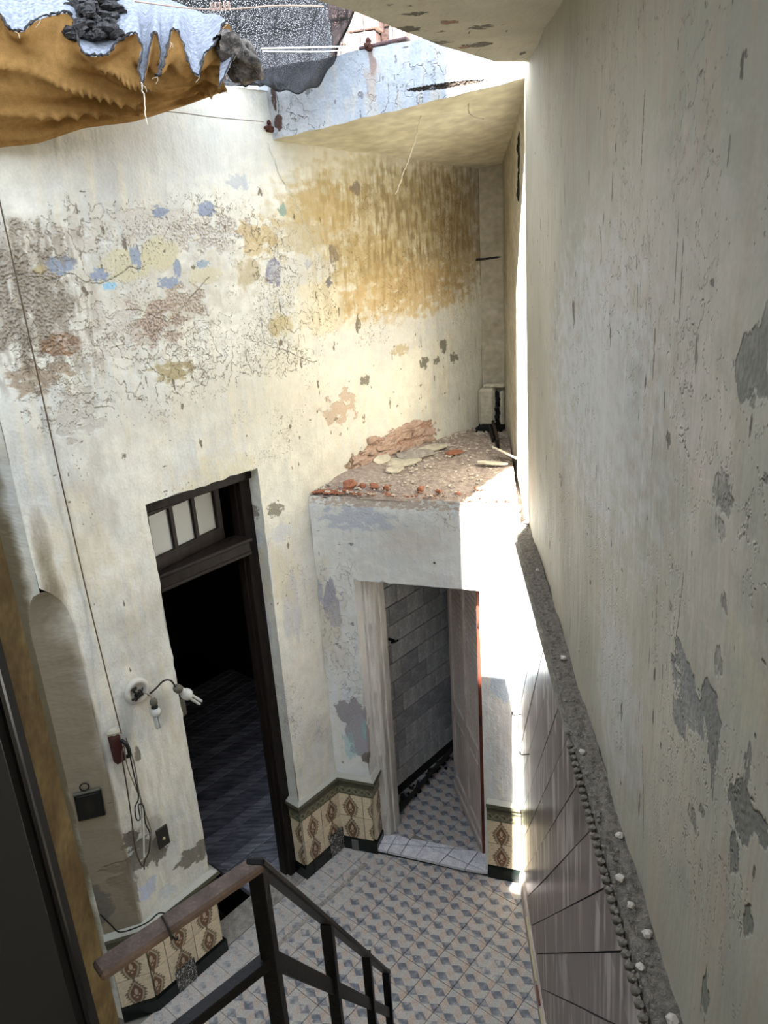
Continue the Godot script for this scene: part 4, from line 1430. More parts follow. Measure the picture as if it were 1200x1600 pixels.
func floors() -> void:
	# court floor: cement tiles set square to the long wall, each its own piece on a mortar bed
	var bed := begin()
	var flat := Transform3D(Basis(L.basis.x, -L.basis.z, UP), CORNER)
	prism(bed, PackedVector2Array([Vector2(-2.9, 0.15), Vector2(0.45, 0.15), Vector2(0.75, -1.5), Vector2(-0.9, -3.4), Vector2(-2.9, -2.6)]), flat * Transform3D(Basis.IDENTITY, Vector3(0, 0, -0.012)), 0.2)
	var floor := structure("floor", bed, M.mortar, "worn cement-tile court floor printed with blue, pink and grey tumbling blocks", "floor")
	var size := 0.176
	var step := 0.1785
	var s := begin()
	box(s, Vector3(size, size, 0.03), Transform3D(Basis.IDENTITY, Vector3(0, 0, -0.015)), 0.0012)
	s.generate_normals()
	var mesh := s.commit()
	for j in range(0, 12):
		for i in range(-10, 7):
			var u := -0.44 + 0.0895 + i * step
			var w := 0.090 + j * step
			var p := L * Vector3(u, 0, w)
			var off := p - CORNER
			if off.dot(B.basis.z) < -0.10 and off.dot(B.basis.x) > -0.20:     # stops at the block
				continue
			if p.x > 0.75 - (p.z + 3.914) * 0.0717 + 0.07 or p.z > -2.2:
				continue
			if u < -1.62 and w < 0.05:
				continue
			var pick := rng.randi_range(0, 99)
			var k := 0 if pick < 55 else (1 if pick < 85 else 2)
			if j == 0:
				k = 3
			elif j == 1:
				k = 2 if pick < 60 else 3
			elif j == 2 and k == 0:
				k = 1
			var o := put_mesh("tile", mesh, M["cube_tile_%d" % k], floor, flat * Transform3D(Basis(Vector3(0, 0, 1), 0.0), Vector3(u, -w, rng.randf_range(-0.0015, 0.0015))))
			o.rotate_object_local(Vector3(1, 0, 0), rng.randf_range(-0.004, 0.004))
	# a raised line of old mortar between border and field
	var line := begin()
	var pts := []
	for k in 24:
		pts.append(L * Vector3(lerpf(-1.5, -0.03, k / 23.0), -0.004, 0.245 + rng.randf_range(-0.004, 0.004)))
	for k in 23:
		bar(line, pts[k], pts[k + 1], 0.034 + rng.randf_range(-0.006, 0.006), 0.016, 0.006)
	put("mortar_line", line, M.render_pale, floor)

	# wash-room floor, a hand's breadth higher than nothing: level with the threshold
	var wb := begin()
	slab(wb, B, Vector3(-0.1, -0.06, -2.2), Vector3(1.3, 0.004, -0.10))
	var wf := structure("floor_room", wb, M.mortar, "tumbling-block tile floor inside the wash-room", "floor")
	for j in range(0, 12):
		for i in range(-2, 13):
			var u := 0.05 + i * step
			var w := -0.20 - j * step
			var p := L * Vector3(u, 0, w)
			var q := L.affine_inverse() * Vector3.ZERO
			# set square to the same long wall: lay from inside its plane outwards
			p = L * Vector3(0.10 + i * step, 0.012, 0.09 + j * step)
			var off := p - CORNER
			if off.dot(B.basis.z) > -0.10 or off.dot(B.basis.z) < -2.1 or off.dot(B.basis.x) > 1.22:
				continue
			put_mesh("tile", mesh, M["cube_tile_%d" % (1 if (i * 7 + j * 3) % 5 < 2 else 0)], wf, Transform3D(flat.basis, p))

	# marble threshold, cracked into irregular pieces
	var tb := begin()
	slab(tb, B, Vector3(0.255, -0.05, -0.15), Vector3(1.035, 0.028, 0.012), 0.004)
	var sill := structure("trim_5", tb, M.grout_dark, "cracked white marble threshold of the wash-room", "threshold")
	var lay := Transform3D(Basis(B.basis.x, -B.basis.z, UP), CORNER + UP * 0.040)
	var outline := PackedVector2Array([Vector2(0.262, 0.145), Vector2(1.03, 0.145), Vector2(1.04, -0.02), Vector2(0.95, -0.03), Vector2(0.60, -0.022), Vector2(0.262, -0.012)])
	var pieces := [outline]
	for cut in [[0.36, 0.2, 0.33, -0.1], [0.47, 0.2, 0.42, -0.1], [0.60, 0.2, 0.52, -0.1], [0.68, -0.1, 0.80, 0.2], [0.62, 0.09, 1.10, -0.035], [0.88, -0.05, 0.96, 0.2], [0.30, 0.05, 0.55, 0.09]]:
		var a := Vector2(cut[0], cut[1])
		var b := Vector2(cut[2], cut[3])
		var n := (b - a).normalized().orthogonal()
		var next := []
		for p in pieces:
			for sgn in [-1.0, 1.0]:
				var m: Vector2 = n * sgn
				var half := PackedVector2Array([a - (b - a) * 9 + m * 0.0025, b + (b - a) * 9 + m * 0.0025, b + (b - a) * 9 + m * 5, a - (b - a) * 9 + m * 5])
				for q in Geometry2D.intersect_polygons(p, half):
					next.append(q)
		pieces = next
	for p in pieces:
		if absf(area_of(p)) < 0.0006:
			continue
		var s2 := begin()
		prism(s2, p, lay * Transform3D(Basis.IDENTITY, Vector3(0, 0, rng.randf_range(-0.002, 0.002))), 0.02, 0.002)
		put("marble_piece", s2, M.marble, sill)

	# boards of the dark room beyond the tall door, with an open cellar hatch by the sill
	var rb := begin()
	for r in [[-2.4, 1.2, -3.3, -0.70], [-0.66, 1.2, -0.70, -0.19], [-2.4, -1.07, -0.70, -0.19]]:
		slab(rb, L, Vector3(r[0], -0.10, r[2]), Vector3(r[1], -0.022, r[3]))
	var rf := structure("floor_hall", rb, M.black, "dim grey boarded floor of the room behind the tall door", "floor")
	for k in 26:
		var w1 := -0.205 - k * 0.092
		var u0 := -0.655 if w1 > -0.69 else -2.3
		for part in [[u0, minf(u0 + 0.55 + 0.1 * (k % 4), 0.0)], [minf(u0 + 0.55 + 0.1 * (k % 4), 0.0), 1.1]]:
			if part[1] - part[0] < 0.1:
				continue
			var p := begin()
			slab(p, L, Vector3(part[0] + 0.001, -0.022, w1 - 0.088), Vector3(part[1] - 0.001, rng.randf_range(-0.002, 0.002), w1), 0.002)
			put("board", p, M.grey_planks if k % 3 else M.grey_planks_pale, rf)
	var st := begin()
	slab(st, L, Vector3(-1.08, -0.06, -0.19), Vector3(-0.35, 0.002, -0.005), 0.006)
	put("stone_sill", st, M.render_pale, rf)
	var hatch := thing("cellar_hatch", "open cellar hatch with a dark pit and pale edge bar just inside the tall door", "hatch", L * Vector3(-0.87, 0, -0.44))
	var inv := Transform3D(L.basis, Vector3.ZERO)
	var e := begin()
	slab(e, inv, Vector3(0.185, -0.03, -0.26), Vector3(0.222, 0.012, 0.25), 0.004)
	put("edge_bar", e, M.grey_planks, hatch)
	e = begin()
	slab(e, inv, Vector3(-0.03, -0.06, -0.26), Vector3(-0.005, -0.035, 0.235), 0.003)
	put("cross_bar", e, M.dark_wood, hatch)
	e = begin()
	slab(e, inv, Vector3(-0.20, -0.9, -0.28), Vector3(0.22, -0.88, 0.25))
	slab(e, inv, Vector3(-0.21, -0.9, -0.28), Vector3(-0.20, -0.03, 0.25))
	slab(e, inv, Vector3(0.20, -0.9, -0.28), Vector3(0.21, -0.03, 0.25))
	slab(e, inv, Vector3(-0.21, -0.9, -0.29), Vector3(0.21, -0.03, -0.28))
	slab(e, inv, Vector3(-0.21, -0.9, 0.25), Vector3(0.21, -0.06, 0.26))
	put("pit", e, M.black, hatch)


func area_of(p: PackedVector2Array) -> float:
	var a := 0.0
	for i in p.size():
		a += p[i].cross(p[(i + 1) % p.size()])
	return a / 2.0


func surroundings() -> void:
	# the dark room behind the long wall
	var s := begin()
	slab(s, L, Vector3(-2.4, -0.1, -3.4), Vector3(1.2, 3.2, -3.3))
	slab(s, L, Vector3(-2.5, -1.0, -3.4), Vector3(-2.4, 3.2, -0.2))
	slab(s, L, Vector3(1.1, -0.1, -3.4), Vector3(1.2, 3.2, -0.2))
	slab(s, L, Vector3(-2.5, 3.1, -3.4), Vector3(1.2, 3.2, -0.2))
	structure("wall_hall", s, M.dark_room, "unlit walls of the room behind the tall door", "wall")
	# the passage past the chamfered end of the long wall, and the storey above it
	s = begin()
	slab(s, Transform3D.IDENTITY, Vector3(-3.6, -0.1, -4.2), Vector3(-3.5, 4.7, 2.7))
	slab(s, Transform3D.IDENTITY, Vector3(-3.6, -0.1, 2.6), Vector3(1.3, 4.7, 2.7))
	slab(s, Transform3D.IDENTITY, Vector3(1.15, -0.1, -0.9), Vector3(1.25, 4.7, 2.7))
	slab(s, L, Vector3(-3.4, -0.1, -0.75), Vector3(-1.75, 4.745, -0.65))
	slab(s, Transform3D.IDENTITY, Vector3(-3.6, -0.2, -3.2), Vector3(-0.8, -0.06, 2.7))
	structure("wall_passage", s, M.plaster, "shaded plaster walls of the passage and stair", "wall")
	s = begin()
	slab(s, Transform3D.IDENTITY, Vector3(-3.6, 4.70, -4.2), Vector3(-1.85, 4.84, 2.7))
	structure("ceiling_passage", s, M.plaster, "flat roof over the passage past the wall end", "ceiling")
	# a slender taller block some roofs away: it keeps the sun off the court but for one notch in its top
	s = begin()
	slab(s, B, Vector3(-7.1, 0.0, 20.0), Vector3(-4.085, 30.1, 20.2))
	slab(s, B, Vector3(-4.085, 0.0, 20.0), Vector3(-3.80, 26.55, 20.2))
	slab(s, B, Vector3(-3.80, 0.0, 20.0), Vector3(-3.705, 24.9, 20.2))
	slab(s, B, Vector3(-3.705, 0.0, 20.0), Vector3(-1.9, 30.1, 20.2))
	structure("wall_neighbour", s, M.plaster, "wall of a tall neighbouring block some roofs away", "wall")
	# the near jamb of the stair doorway with its black frame
	s = begin()
	slab(s, Transform3D.IDENTITY, Vector3(-0.88, 1.2, -1.20), Vector3(-0.632, 4.68, -1.075), 0.008)
	structure("wall_stair", s, M.dull_plaster, "yellowed plaster edge of the wall where the stair rail ends", "wall")
	s = begin()
	slab(s, Transform3D.IDENTITY, Vector3(-0.85, 1.2, -1.07), Vector3(-0.60, 4.68, -0.95), 0.01)
	var d := structure("door_3", s, M.black_paint, "black-painted door frame standing very close at the stair head", "door frame")
	s = begin()
	slab(s, Transform3D.IDENTITY, Vector3(-0.602, 1.2, -1.025), Vector3(-0.590, 4.68, -1.01), 0.004)
	slab(s, Transform3D.IDENTITY, Vector3(-0.602, 1.2, -0.985), Vector3(-0.594, 4.68, -0.972), 0.003)
	put("bead", s, M.black_gloss, d)
	s = begin()
	slab(s, Transform3D.IDENTITY, Vector3(-0.66, 1.9, -0.95), Vector3(-0.57, 4.68, 1.6), 0.01)
	put("door_leaf", s, M.black_paint, d)
	# landing and stair under the camera
	s = begin()
	slab(s, Transform3D.IDENTITY, Vector3(-0.9, 1.80, -1.27), Vector3(0.6, 1.90, 1.6))
	for k in 10:
		var t := k / 10.0
		var y := 1.90 - (k + 1) * 0.172
		var z := -1.27 - k * 0.125
		slab(s, Transform3D.IDENTITY, Vector3(-0.36 + t * 0.18, y - 0.04, z - 0.20), Vector3(0.48, y, z))
	structure("floor_stair", s, M.render, "steep stair and landing below the rail", "stair")


# ---------------------------------------------------------------- dado
func dado() -> void:
	var tile := 0.182
	var cap := [Vector2(0.0, 0.535), Vector2(0.020, 0.538), Vector2(0.026, 0.552), Vector2(0.020, 0.566), Vector2(0.034, 0.578), Vector2(0.042, 0.592), Vector2(0.036, 0.606), Vector2(0.0, 0.616)]
	var frieze := [Vector2(0.0, 0.466), Vector2(0.018, 0.468), Vector2(0.018, 0.536), Vector2(0.0, 0.537)]
	var base := [Vector2(0.0, 0.0), Vector2(0.022, 0.0), Vector2(0.022, 0.084), Vector2(0.014, 0.098), Vector2(0.0, 0.1)]
	var top := [Vector2(0.0, 0.600), Vector2(0.030, 0.601), Vector2(0.034, 0.607), Vector2(0.010, 0.622), Vector2(0.0, 0.624)]
	var chamfer_end := Vector3(-1.695, 0, -0.095)
	var runs := [
		["trim_1", "tiled dado with brown medallions beside the tall door, under the lamp", [L * chamfer_end, L * Vector3(-1.536, 0, 0), L * Vector3(-1.07, 0, 0), L * Vector3(-1.07, 0, -0.05)]],
		["trim_2", "tiled dado with brown medallions in the corner between the two doorways", [L * Vector3(-0.355, 0, -0.085), L * Vector3(-0.355, 0, 0), CORNER, B * Vector3(DOOR_U0, 0, 0), B * Vector3(DOOR_U0, 0, -0.13)]],
		["trim_3", "short tiled dado, one medallion wide, between wash-room door and brown panels", [B * Vector3(1.04, 0, 0), B * Vector3(1.258, 0, 0)]],
	]
	var box_mesh := {}
	for r in runs:
		var s := begin()
		moulding(s, r[2], base)
		var root := structure(r[0], s, M.green_glaze, r[1], "dado")
		s = begin()
		moulding(s, r[2], frieze)
		put("frieze", s, M.frieze, root)
		s = begin()
		moulding(s, r[2], cap)
		put("cap_moulding", s, M.frieze_plain, root)
		s = begin()
		moulding(s, r[2], top)
		put("painted_top", s, M.cap_paint, root)
		# tiles
		var plan: Array = r[2]
		for i in plan.size() - 1:
			var f := frame(plan[i], plan[i + 1] - plan[i])
			var total: float = plan[i].distance_to(plan[i + 1])
			var from_far: bool = (r[0] == "trim_2" and i == 1) or (r[0] == "trim_1" and i < 2)     # count from the inner corner or the door
			var x := 0.0
			while x < total - 0.012:
				var wide := minf(tile, total - x)
				for row in 2:
					var a := total - x - wide if from_far else x
					var key := "%.3f" % wide
					if not box_mesh.has(key):
						var b := begin()
						box(b, Vector3(wide - 0.0025, tile - 0.0025, 0.014), Transform3D.IDENTITY, 0.0018)
						b.generate_normals()
						box_mesh[key] = b.commit()
					var m: StandardMaterial3D = M.dado_tile if (i + row + int(x * 10)) % 2 else M.dado_tile_b
					if wide < tile - 0.01:
						m = part_tile(wide / tile, from_far)
					put_mesh("tile", box_mesh[key], m, root, f * Transform3D(Basis.IDENTITY, Vector3(a + wide / 2.0, 0.1 + tile * (row + 0.5), 0.007 + rng.randf_range(-0.001, 0.001))))
				x += tile
	# black-and-white patches where tiles were replaced
	for v in [["trim_2", L * Vector3(-0.075, 0.095, 0.0), Vector3(0.13, 0.17, 0.012), 0.0], ["trim_1", L * Vector3(-1.345, 0.085, 0.0), Vector3(0.13, 0.15, 0.012), 0.0]]:
		var b := begin()
		box(b, v[2], Transform3D(L.basis, v[1] + L.basis.z * 0.023), 0.002)
		put("mosaic_tile", b, M.mosaic, get_node(v[0] as String))
	for v in [[L * Vector3(-0.25, 0.05, 0.024), Vector3(0.10, 0.085, 0.004), L.basis, "trim_2", "black_marble"], [B * Vector3(0.105, 0.045, 0.024), Vector3(0.05, 0.09, 0.004), B.basis, "trim_2", "green_chip"]]:
		var b := begin()
		box(b, v[1], Transform3D(v[2] as Basis, v[0]), 0.001)
		put("base_patch", b, M[v[4]], get_node(v[3] as String))


# the same print on a tile that was cut to fit
var cut_tiles := {}
func part_tile(share: float, keep_end: bool) -> StandardMaterial3D:
	var key := "%.2f%s" % [share, keep_end]
	if not cut_tiles.has(key):
		var m: StandardMaterial3D = M.dado_tile.duplicate()
		m.uv1_scale = Vector3(share, 1, 1)
		m.uv1_offset = Vector3(1.0 - share if keep_end else 0.0, 0, 0)
		cut_tiles[key] = m
	return cut_tiles[key]


# ---------------------------------------------------------------- doors
func tall_door() -> void:
	# frame front at w = -0.08, black-brown wood, opening and a three-pane transom
	var t := L
	var root_s := begin()
	slab(root_s, t, Vector3(-1.115, 0.0, -0.17), Vector3(-1.045, 2.90, -0.05), 0.006)
	slab(root_s, t, Vector3(-0.425, 0.0, -0.20), Vector3(-0.350, 2.90, -0.085), 0.006)
	slab(root_s, t, Vector3(-1.115, 2.80, -0.18), Vector3(-0.350, 2.885, -0.06), 0.006)
	slab(root_s, t, Vector3(-1.045, 0.0, -0.15), Vector3(-1.033, 2.81, -0.10), 0.003)
	slab(root_s, t, Vector3(-0.437, 0.0, -0.18), Vector3(-0.425, 2.81, -0.12), 0.003)
	slab(root_s, t, Vector3(-1.045, 2.79, -0.16), Vector3(-0.425, 2.802, -0.10), 0.003)
	var door := structure("door_1", root_s, M.dark_wood, "tall dark-wood door frame with a three-pane transom, standing open onto a dark room", "door")
	var s := begin()
	slab(s, t, Vector3(-1.05, 2.375, -0.18), Vector3(-0.42, 2.452, -0.065), 0.006)
	slab(s, t, Vector3(-1.06, 2.446, -0.18), Vector3(-0.415, 2.466, -0.045), 0.006)
	slab(s, t, Vector3(-1.05, 2.366, -0.18), Vector3(-0.42, 2.385, -0.055), 0.005)
	put("transom_bar", s, M.dark_wood, door)
	# sash hinged at one side, its far end swung a little inwards
	var h := Transform3D(t.basis * Basis(UP, deg_to_rad(9.0)), t * Vector3(-1.035, 0, -0.09))
	s = begin()
	slab(s, h, Vector3(0.0, 2.466, -0.04), Vector3(0.54, 2.535, 0.0), 0.005)
	slab(s, h, Vector3(0.0, 2.770, -0.04), Vector3(0.54, 2.800, 0.0), 0.005)
	slab(s, h, Vector3(0.0, 2.53, -0.04), Vector3(0.030, 2.775, 0.0), 0.005)
	slab(s, h, Vector3(0.495, 2.53, -0.04), Vector3(0.54, 2.775, 0.0), 0.005)
	for x in [0.165, 0.325]:
		slab(s, h, Vector3(x, 2.53, -0.035), Vector3(x + 0.030, 2.775, -0.004), 0.004)
	slab(s, h, Vector3(0.02, 2.528, -0.035), Vector3(0.51, 2.545, -0.002), 0.004)
	var sash := put("transom_sash", s, M.dark_wood, door)
	for x in [[0.028, 0.168], [0.192, 0.328], [0.352, 0.498]]:
		s = begin()
		slab(s, h, Vector3(x[0], 2.53, -0.022), Vector3(x[1], 2.775, -0.018), 0.0005)
		put("pane", s, M.dusty_glass, sash)
	# a lock plate and a rag of cobweb on the jamb
	s = begin()
	slab(s, t, Vector3(-1.046, 1.60, -0.115), Vector3(-0.985, 1.70, -0.085), 0.006)
	put("bolt_box", s, M.grey_plastic, door)


func wash_room_door() -> void:
	# white wooden jamb on the far side of the opening
	var s := begin()
	slab(s, B, Vector3(0.245, 0.0, -0.30), Vector3(0.318, DOOR_H + 0.02, -0.13), 0.006)
	slab(s, B, Vector3(0.240, 0.0, -0.145), Vector3(0.272, DOOR_H + 0.01, -0.115), 0.008)
	slab(s, B, Vector3(0.270, 0.0, -0.135), Vector3(0.294, DOOR_H + 0.01, -0.122), 0.004)
	slab(s, B, Vector3(0.316, 0.0, -0.30), Vector3(0.330, DOOR_H, -0.20), 0.004)
	slab(s, B, Vector3(0.245, DOOR_H - 0.01, -0.30), Vector3(1.03, DOOR_H + 0.06, -0.15), 0.006)
	slab(s, B, Vector3(1.000, 0.0, -0.26), Vector3(1.06, DOOR_H + 0.02, -0.16), 0.006)
	var door := structure("door_2", s, M.white_wood, "wash-room doorway with flaking white jamb and a louvred leaf swung inwards", "door")
	# leaf: hinged beside the panels, swung inwards; x runs from hinge to free edge
	var a := B * Vector3(0.992, 0, -0.15)
	var b := B * Vector3(0.637, 0, -0.77)
	var d := frame(b, a - b)                       # x from free edge to hinge, z towards the court
	var wide := 0.714
	var leaf := begin()
	var stiles := [[0.0, 0.055], [0.335, 0.385], [0.659, wide]]
	for x in stiles:
		slab(leaf, d, Vector3(x[0], 0.09, -0.018), Vector3(x[1], 2.04, 0.018), 0.004)
	for y in [[0.09, 0.17], [0.73, 0.83], [1.95, 2.04]]:
		slab(leaf, d, Vector3(0.02, y[0], -0.0175), Vector3(wide - 0.02, y[1], 0.0175), 0.004)
	var l := put("door_leaf", leaf, M.grey_wood, door)
	for x in [[0.05, 0.34], [0.38, 0.664]]:
		var p := begin()
		slab(p, d, Vector3(x[0], 0.16, -0.008), Vector3(x[1], 0.74, 0.004), 0.004)
		slab(p, d, Vector3(x[0] + 0.045, 0.215, 0.0), Vector3(x[1] - 0.045, 0.685, 0.010), 0.008)
		put("panel", p, M.grey_wood, l)
		for k in 25:
			var sl := begin()
			box(sl, Vector3(x[1] - x[0], 0.030, 0.006), d * Transform3D(Basis(Vector3.RIGHT, deg_to_rad(-12)), Vector3((x[0] + x[1]) / 2.0, 0.852 + k * 0.0445, 0.0)), 0.002)
			put("slat", sl, M.grey_wood, l)
	var kick := begin()
	slab(kick, d, Vector3(-0.005, 0.028, -0.022), Vector3(wide, 0.098, 0.030), 0.006)
	put("kick_board", kick, M.grey_wood, l)
	var edge := begin()
	slab(edge, d, Vector3(wide - 0.003, 0.03, -0.02), Vector3(wide + 0.008, 2.05, 0.026), 0.003)
	put("red_edge", edge, M.red_edge, l)
	var hinge := begin()
	for y in [0.35, 1.1, 1.8]:
		lathe(hinge, [Vector2(0, -0.04), Vector2(0.007, -0.04), Vector2(0.007, 0.04), Vector2(0, 0.04)], Transform3D(Basis.IDENTITY, d * Vector3(wide + 0.008, y, 0.02)), 8)
	put("hinge", hinge, M.rust, l)

	# big wall tiles of the wash-room, on the continuing face of the long wall, in broken bond
	var back := begin()
	slab(back, L, Vector3(0.12, 0.0, -0.012), Vector3(2.0, 2.5, 0.004))
	var wall := structure("wall_room_tiled", back, M.grout_dark, "grey-tiled side wall inside the wash-room", "wall")
	var meshes := {}
	for row in 16:
		var y := 0.10 + row * 0.150
		var u := 0.14 - (0.10 if row % 2 else 0.0)
		while u < 1.9:
			var u0 := maxf(u, 0.14)
			var u1 := minf(u + 0.2, 1.9)
			if u1 - u0 > 0.03 and y < 2.4:
				var key := "%.3f" % (u1 - u0)
				if not meshes.has(key):
					var t := begin()
					box(t, Vector3(u1 - u0 - 0.007, 0.143, 0.012), Transform3D.IDENTITY, 0.002)
					t.generate_normals()
					meshes[key] = t.commit()
				put_mesh("tile", meshes[key], M.room_tile if rng.randf() < 0.7 else M.room_tile_grey, wall, L * Transform3D(Basis.IDENTITY, Vector3((u0 + u1) / 2.0, y + 0.075, 0.006 + rng.randf_range(0.0, 0.003))))
			u += 0.2
	# a tap stub on those tiles and a fallen pipe along their foot
	var tap := thing("tap_stub", "dark tap stub on the grey tiled wall inside the wash-room", "tap", L * Vector3(0.62, 1.36, 0.012))
	var ts := begin()
	tube(ts, [Vector3.ZERO, L.basis.z * 0.05], 0.010, 8)
	tube(ts, [L.basis.z * 0.05 - L.basis.x * 0.03, L.basis.z * 0.05 + L.basis.x * 0.04 - UP * 0.015], 0.007, 8)
	put("spout", ts, M.black, tap)
	var pipe := thing("fallen_pipe", "long dark pipe lying along the foot of the wash-room wall", "pipe", L * Vector3(0.3, 0.04, 0.14))
	ts = begin()
	tube(ts, [L.basis.x * 0.12, L.basis.x * 0.5 + UP * 0.03 - L.basis.z * 0.03, L.basis.x * 1.2 + UP * 0.11 - L.basis.z * 0.05], 0.018, 8)
	put("pipe", ts, M.concrete_dark, pipe)
	var sweep := begin()
	for k in 70:
		var p := L * Vector3(rng.randf_range(0.2, 1.3), 0.02, 0.03 + absf(rng.randfn(0.0, 0.045)))
		lump(sweep, p, Vector3(rng.randf_range(0.02, 0.06), rng.randf_range(0.01, 0.05), rng.randf_range(0.02, 0.05)), rng.randf() * TAU)
	stuff(tag(put("debris", sweep, M.concrete_dark), "heap of broken tile and dirt along the foot of the wash-room wall", "debris"))


# ---------------------------------------------------------------- stair rail
func stair_rail() -> void:
	var top := [Vector3(-0.319, 2.779, -1.293), Vector3(-0.252, 2.100, -1.762), Vector3(-0.198, 1.328, -2.285), Vector3(-0.135, 0.735, -2.716)]
	top[2] = top[0].lerp(top[3], 0.715) + Vector3(0.0, 0.01, 0)
	top[1] = top[0].lerp(top[3], 0.345)
	var o := thing("stair_rail", "dark steel stair rail with a brown wooden handrail on the landing", "railing", Vector3(-0.319, 1.9, -1.293))
	var away := Transform3D(Basis.IDENTITY, -o.position)
	var s := begin()
	for i in 4:
		s = begin()
		var p: Vector3 = away * top[i]
		var foot: float = [1.90, 1.20, 0.52, 0.02][i] - o.position.y
		var turn := Basis(UP, atan2(0.187, 1.423) * -1.0)
		box(s, Vector3(0.034, p.y - foot, 0.034), Transform3D(turn, Vector3(p.x, (p.y + foot) / 2.0, p.z)), 0.002)
		put("post", s, M.steel, o)
	var d: Vector3 = (top[3] - top[0]).normalized()
	s = begin()
	bar(s, away * (top[0] - d * 0.01), away * (top[3] + d * 0.03), 0.040, 0.018, 0.004)
	put("sloping_handrail", s, M.steel, o)
	s = begin()
	tube(s, [away * (top[3] + d * 0.03), away * (top[3] + d * 0.035 + Vector3(0.004, -0.03, 0)), away * (top[3] + d * 0.03 + Vector3(0.004, -0.07, 0.004))], 0.014, 8)
	put("end_cap", s, M.steel, o)
	for drop in [0.27, 0.60]:
		s = begin()
		bar(s, away * (top[0] + Vector3(0, -drop, 0)), away * (top[3] + Vector3(0, -drop, 0)), 0.012, 0.040, 0.002)
		put("mid_rail", s, M.steel, o)
	# landing part
	var far_end := Vector3(-0.580, 2.771, -1.060)
	s = begin()
	bar(s, away * far_end, away * (top[0] + Vector3(0.004, -0.006, -0.004)), 0.046, 0.020, 0.005)
	put("wooden_handrail", s, M.rail_wood, o)
	s = begin()
	bar(s, away * (far_end + Vector3(0, -0.27, 0)), away * (top[0] + Vector3(0, -0.27, 0)), 0.030, 0.030, 0.002)
	put("landing_rail", s, M.steel, o)


# ---------------------------------------------------------------- awning and net
func along(keys: Array, s: float) -> Vector3:
	for i in range(keys.size() - 1):
		if s <= keys[i + 1][0]:
			var a: Vector3 = keys[i][1]
			var b: Vector3 = keys[i + 1][1]
			var p: Vector3 = keys[maxi(i - 1, 0)][1]
			var q: Vector3 = keys[mini(i + 2, keys.size() - 1)][1]
			return a.lerp(b, (s - keys[i][0]) / maxf(keys[i + 1][0] - keys[i][0], 1e-4)) * 0.6 + a.cubic_interpolate(b, p, q, (s - keys[i][0]) / maxf(keys[i + 1][0] - keys[i][0], 1e-4)) * 0.4
	return keys[-1][1]


